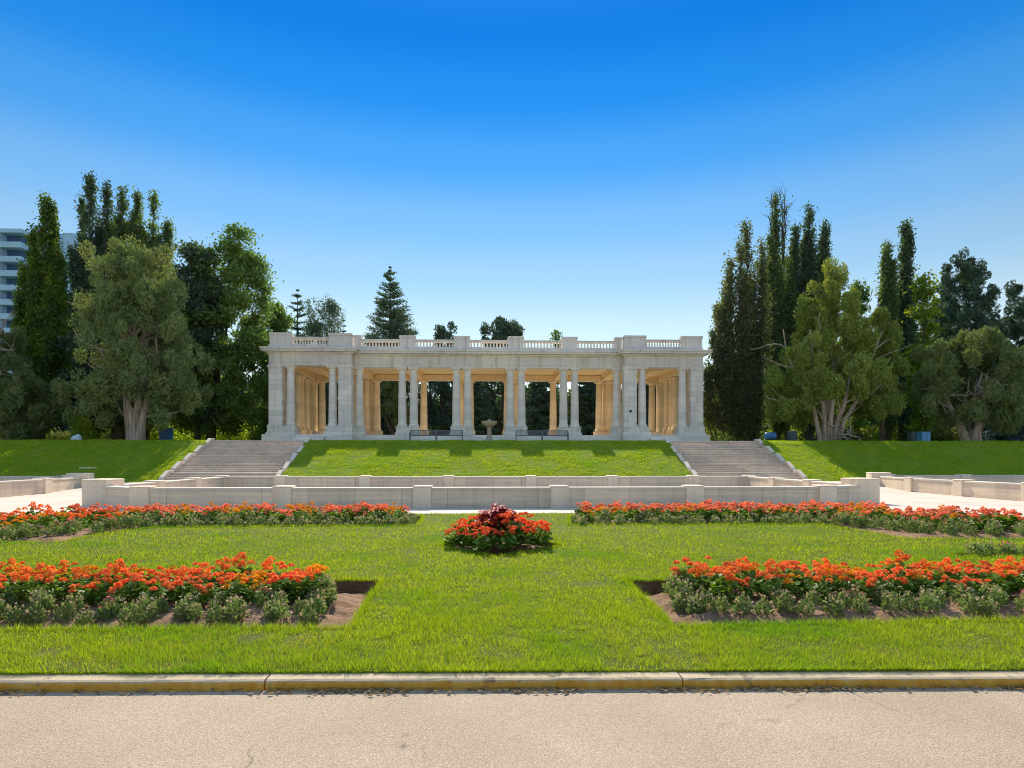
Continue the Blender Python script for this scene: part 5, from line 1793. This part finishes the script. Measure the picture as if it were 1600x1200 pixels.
def put(kind, x, y, z, sc, label, cat, group):
    v = int(frng.integers(0, max(k[1] for k in G if k[0] == kind) + 1))
    src = G[kind, v]
    if (kind, v) in used:
        o = copy_tree(src)
    else:
        o = src
        used.add((kind, v))
    o.location = (x, y, z)
    o.rotation_euler = (frng.normal(0, .06), frng.normal(0, .06), frng.uniform(0, 6.28))
    s = sc * frng.uniform(.88, 1.14)
    o.scale = (s, s, s * frng.uniform(.92, 1.1))
    tag(o, label, cat, group)
    CNT[group] = CNT.get(group, 0) + 1

def soil_at(key, x, y):
    d = dist_edge(np.array([x]), np.array([y]), BEDW[key])[0]
    return bed_surface(key, x, y, d) - .01

NAMES = {'front_left': 'the left flower bed nearest the kerb', 'front_right': 'the right flower bed nearest the kerb',
         'back_left': 'the left flower bed by the plaza', 'back_right': 'the right flower bed by the plaza'}
def plant_at(key, kind, x, y, sc):
    where = NAMES[key]
    z = soil_at(key, x, y)
    if kind in ('ger', 'gerp'):
        put(kind, x, y, z, sc, ('orange red' if kind == 'ger' else 'coral red') + ' flowering plant in ' + where, 'flower', 'red flowering plants in ' + where)
    elif kind == 'mar':
        put(kind, x, y, z, sc, 'yellow orange marigold in ' + where, 'flower', 'marigolds in ' + where)
    elif kind == 'bor':
        put(kind, x, y, z, sc, 'small dusty green edging plant with pale tips in ' + where, 'edging plant', 'edging plants in ' + where)
    else:
        put(kind, x, y, z, sc, 'small edging plant with pink tips in ' + where, 'edging plant', 'pink edging plants in ' + where)

for s, key in ((-1, 'front_left'), (1, 'front_right')):
    x_in = 2.16 if s < 0 else 2.32
    for r_, (yy, sp) in enumerate(((6.98, .27), (7.25, .27), (7.52, .28), (7.78, .30))):
        x = x_in + (0.12 if r_ % 2 else 0.0) + (.25 if s > 0 and r_ == 0 else 0)
        while x < 8.0:
            edge_mar = .50 if r_ == 3 else .40 if r_ == 2 else .24
            if s > 0 and x < 2.7:
                edge_mar = .55
            kind = 'mar' if frng.uniform() < edge_mar else 'ger'
            plant_at(key, kind, s * (x + frng.normal(0, .03)), yy + frng.normal(0, .05), .84 + .035 * r_)
            x += sp
    for r_, (yy, sp) in enumerate(((6.46, .225), (6.70, .24))):
        if s > 0 and r_ == 1:
            sp = .42
        x = x_in - .18 + .1 * r_
        while x < 6.9:
            kind = 'borp' if frng.uniform() < (.22 if s < 0 else .12) else 'bor'
            plant_at(key, kind, s * (x + frng.normal(0, .04)), yy + frng.normal(0, .06), .88)
            x += sp
    for k in range(7):                # edging along the inner end
        plant_at(key, 'bor', s * (x_in - .22 + frng.normal(0, .04) + .02 * k), 6.6 + k * .19, .95)

def fill_back(key, s, inner):
    P_ = np.array(BEDW[key])
    # long arm
    for r_, (yy, sp) in enumerate(((15.75, .40), (16.2, .42), (16.65, .42), (17.05, .42))):
        x = 2.55
        while x < 10.6:
            kind = 'mar' if frng.uniform() < .34 else 'gerp'
            xx, y2 = s * (x + frng.normal(0, .05)), yy + frng.normal(0, .06)
            if in_poly(np.array([xx]), np.array([y2]), BEDW[key])[0]:
                plant_at(key, kind, xx, y2, 1.06 if kind == 'gerp' else 1.1)
            x += sp
    # short arm that turns towards the road
    for yy, xa, xb in ((15.3, 8.9, 11.9), (14.85, 9.2, 12.1), (14.4, 9.5, 12.6), (13.95, 9.9, 13.2), (13.5, 10.3, 13.6) if s < 0 else (13.6, 10.3, 11.8)):
        x = xa
        while x < xb:
            kind = 'mar' if frng.uniform() < (.42 if s < 0 else .2) else ('ger' if s < 0 else 'gerp')
            xx, y2 = s * (x + frng.normal(0, .05)), yy + frng.normal(0, .06)
            if in_poly(np.array([xx]), np.array([y2]), BEDW[key])[0]:
                plant_at(key, kind, xx, y2, 1.05)
            x += .46
    # edging
    for r_, (yy, sp) in enumerate(((15.08, .30), (15.38, .34))):
        x = 2.25
        while x < 8.4:
            plant_at(key, 'bor', s * (x + frng.normal(0, .04)), yy + frng.normal(0, .05), 1.28)
            x += sp
    pts_ = [(8.55, 14.9), (8.7, 14.5), (8.95, 14.1), (9.15, 13.75), (9.3, 13.4), (9.5, 13.05), (9.8, 12.75), (8.75, 14.95), (9.0, 14.55), (9.25, 14.15), (9.45, 13.8), (9.65, 13.45), (9.9, 13.1),
            (10.2, 12.75), (10.7, 12.7), (11.2, 12.65), (10.4, 13.05), (10.9, 13.0), (11.5, 13.0), (11.8, 12.6), (12.2, 12.9)]
    for x, y in pts_:
        xx, y2 = s * (x + frng.normal(0, .05)), y + frng.normal(0, .05)
        if in_poly(np.array([xx]), np.array([y2]), BEDW[key])[0]:
            plant_at(key, 'borp' if frng.uniform() < .12 else 'bor', xx, y2, 1.25)
    for k in range(6):
        plant_at(key, 'bor', s * (2.22 + frng.normal(0, .05)), 15.3 + k * .32, 1.15)
fill_back('back_left', -1, 0)
fill_back('back_right', 1, 0)
x = 8.0
while x < 10.6:
    put('borp' if frng.uniform() < .4 else 'bor', x, 9.95 + frng.normal(0, .08), -.05, 1.15, 'small edging plant in the narrow strip bed at the right between the two large beds', 'edging plant', 'edging plants in the narrow strip bed')
    x += .30

# centre mound: scarlet ring, green skirt, maroon plant on top
for k in range(30):
    a = frng.uniform(0, 2 * math.pi)
    q = math.sqrt((k + .5) / 30)
    a = k * 2.39996
    x = .06 + math.cos(a) * q * .90
    y = 11.45 + math.sin(a) * q * .95
    z = .30 * (1 - q ** 1.4) - .03
    put('gers', x, y, z, .98, 'scarlet flowering plant of the round mound in the middle of the lawn', 'flower', 'scarlet plants of the centre mound')
rng = np.random.default_rng(601)
nst = 40
LV = []
stems_ = MB()
for k in range(nst):
    a = rng.uniform(0, 2 * np.pi)
    q = math.sqrt(rng.uniform(0, 1)) * .36
    h = rng.uniform(.42, .74) * (1 - .30 * (q / .36) ** 2)
    tip = np.array([math.cos(a) * q * 1.05 + .02, math.sin(a) * q, h])
    stems_.tube([(math.cos(a) * q * .3, math.sin(a) * q * .3, 0), tuple(tip)], [.012, .006], 5)
    for tier in range(4):
        m_ = 7
        for j in range(m_):
            b = 2 * np.pi * j / m_ + tier * .5 + rng.normal(0, .2)
            ln = rng.uniform(.12, .20) * (1 - .12 * tier)
            d = np.array([math.cos(b), math.sin(b), 0.35 - .1 * (3 - tier)])
            c0 = tip - np.array([0, 0, .065 * (3 - tier)])
            side = np.array([-math.sin(b), math.cos(b), 0]) * .034
            e = c0 + d * ln + np.array([0, 0, -.05])
            md = c0 + d * ln * .5 + np.array([0, 0, .015])
            LV += [c0, md + side, e, md - side]
V = np.array(LV)
col = link('coleus', np_mesh('coleus', V, 4), M['coleus'])
col.location = (.02, 11.3, .13)
col.scale = (.92, .92, .90)
col['_local'] = 1
stems_.build('stems', M['bark_dark'], col)
tag(col, 'dark maroon leafy plant crowning the flower mound in the middle of the lawn', 'plant')

for o in bpy.data.objects:
    if o.get('category') and not o.get('kind'):
        o['kind'] = 'thing'
    if '_local' in o:
        del o['_local']
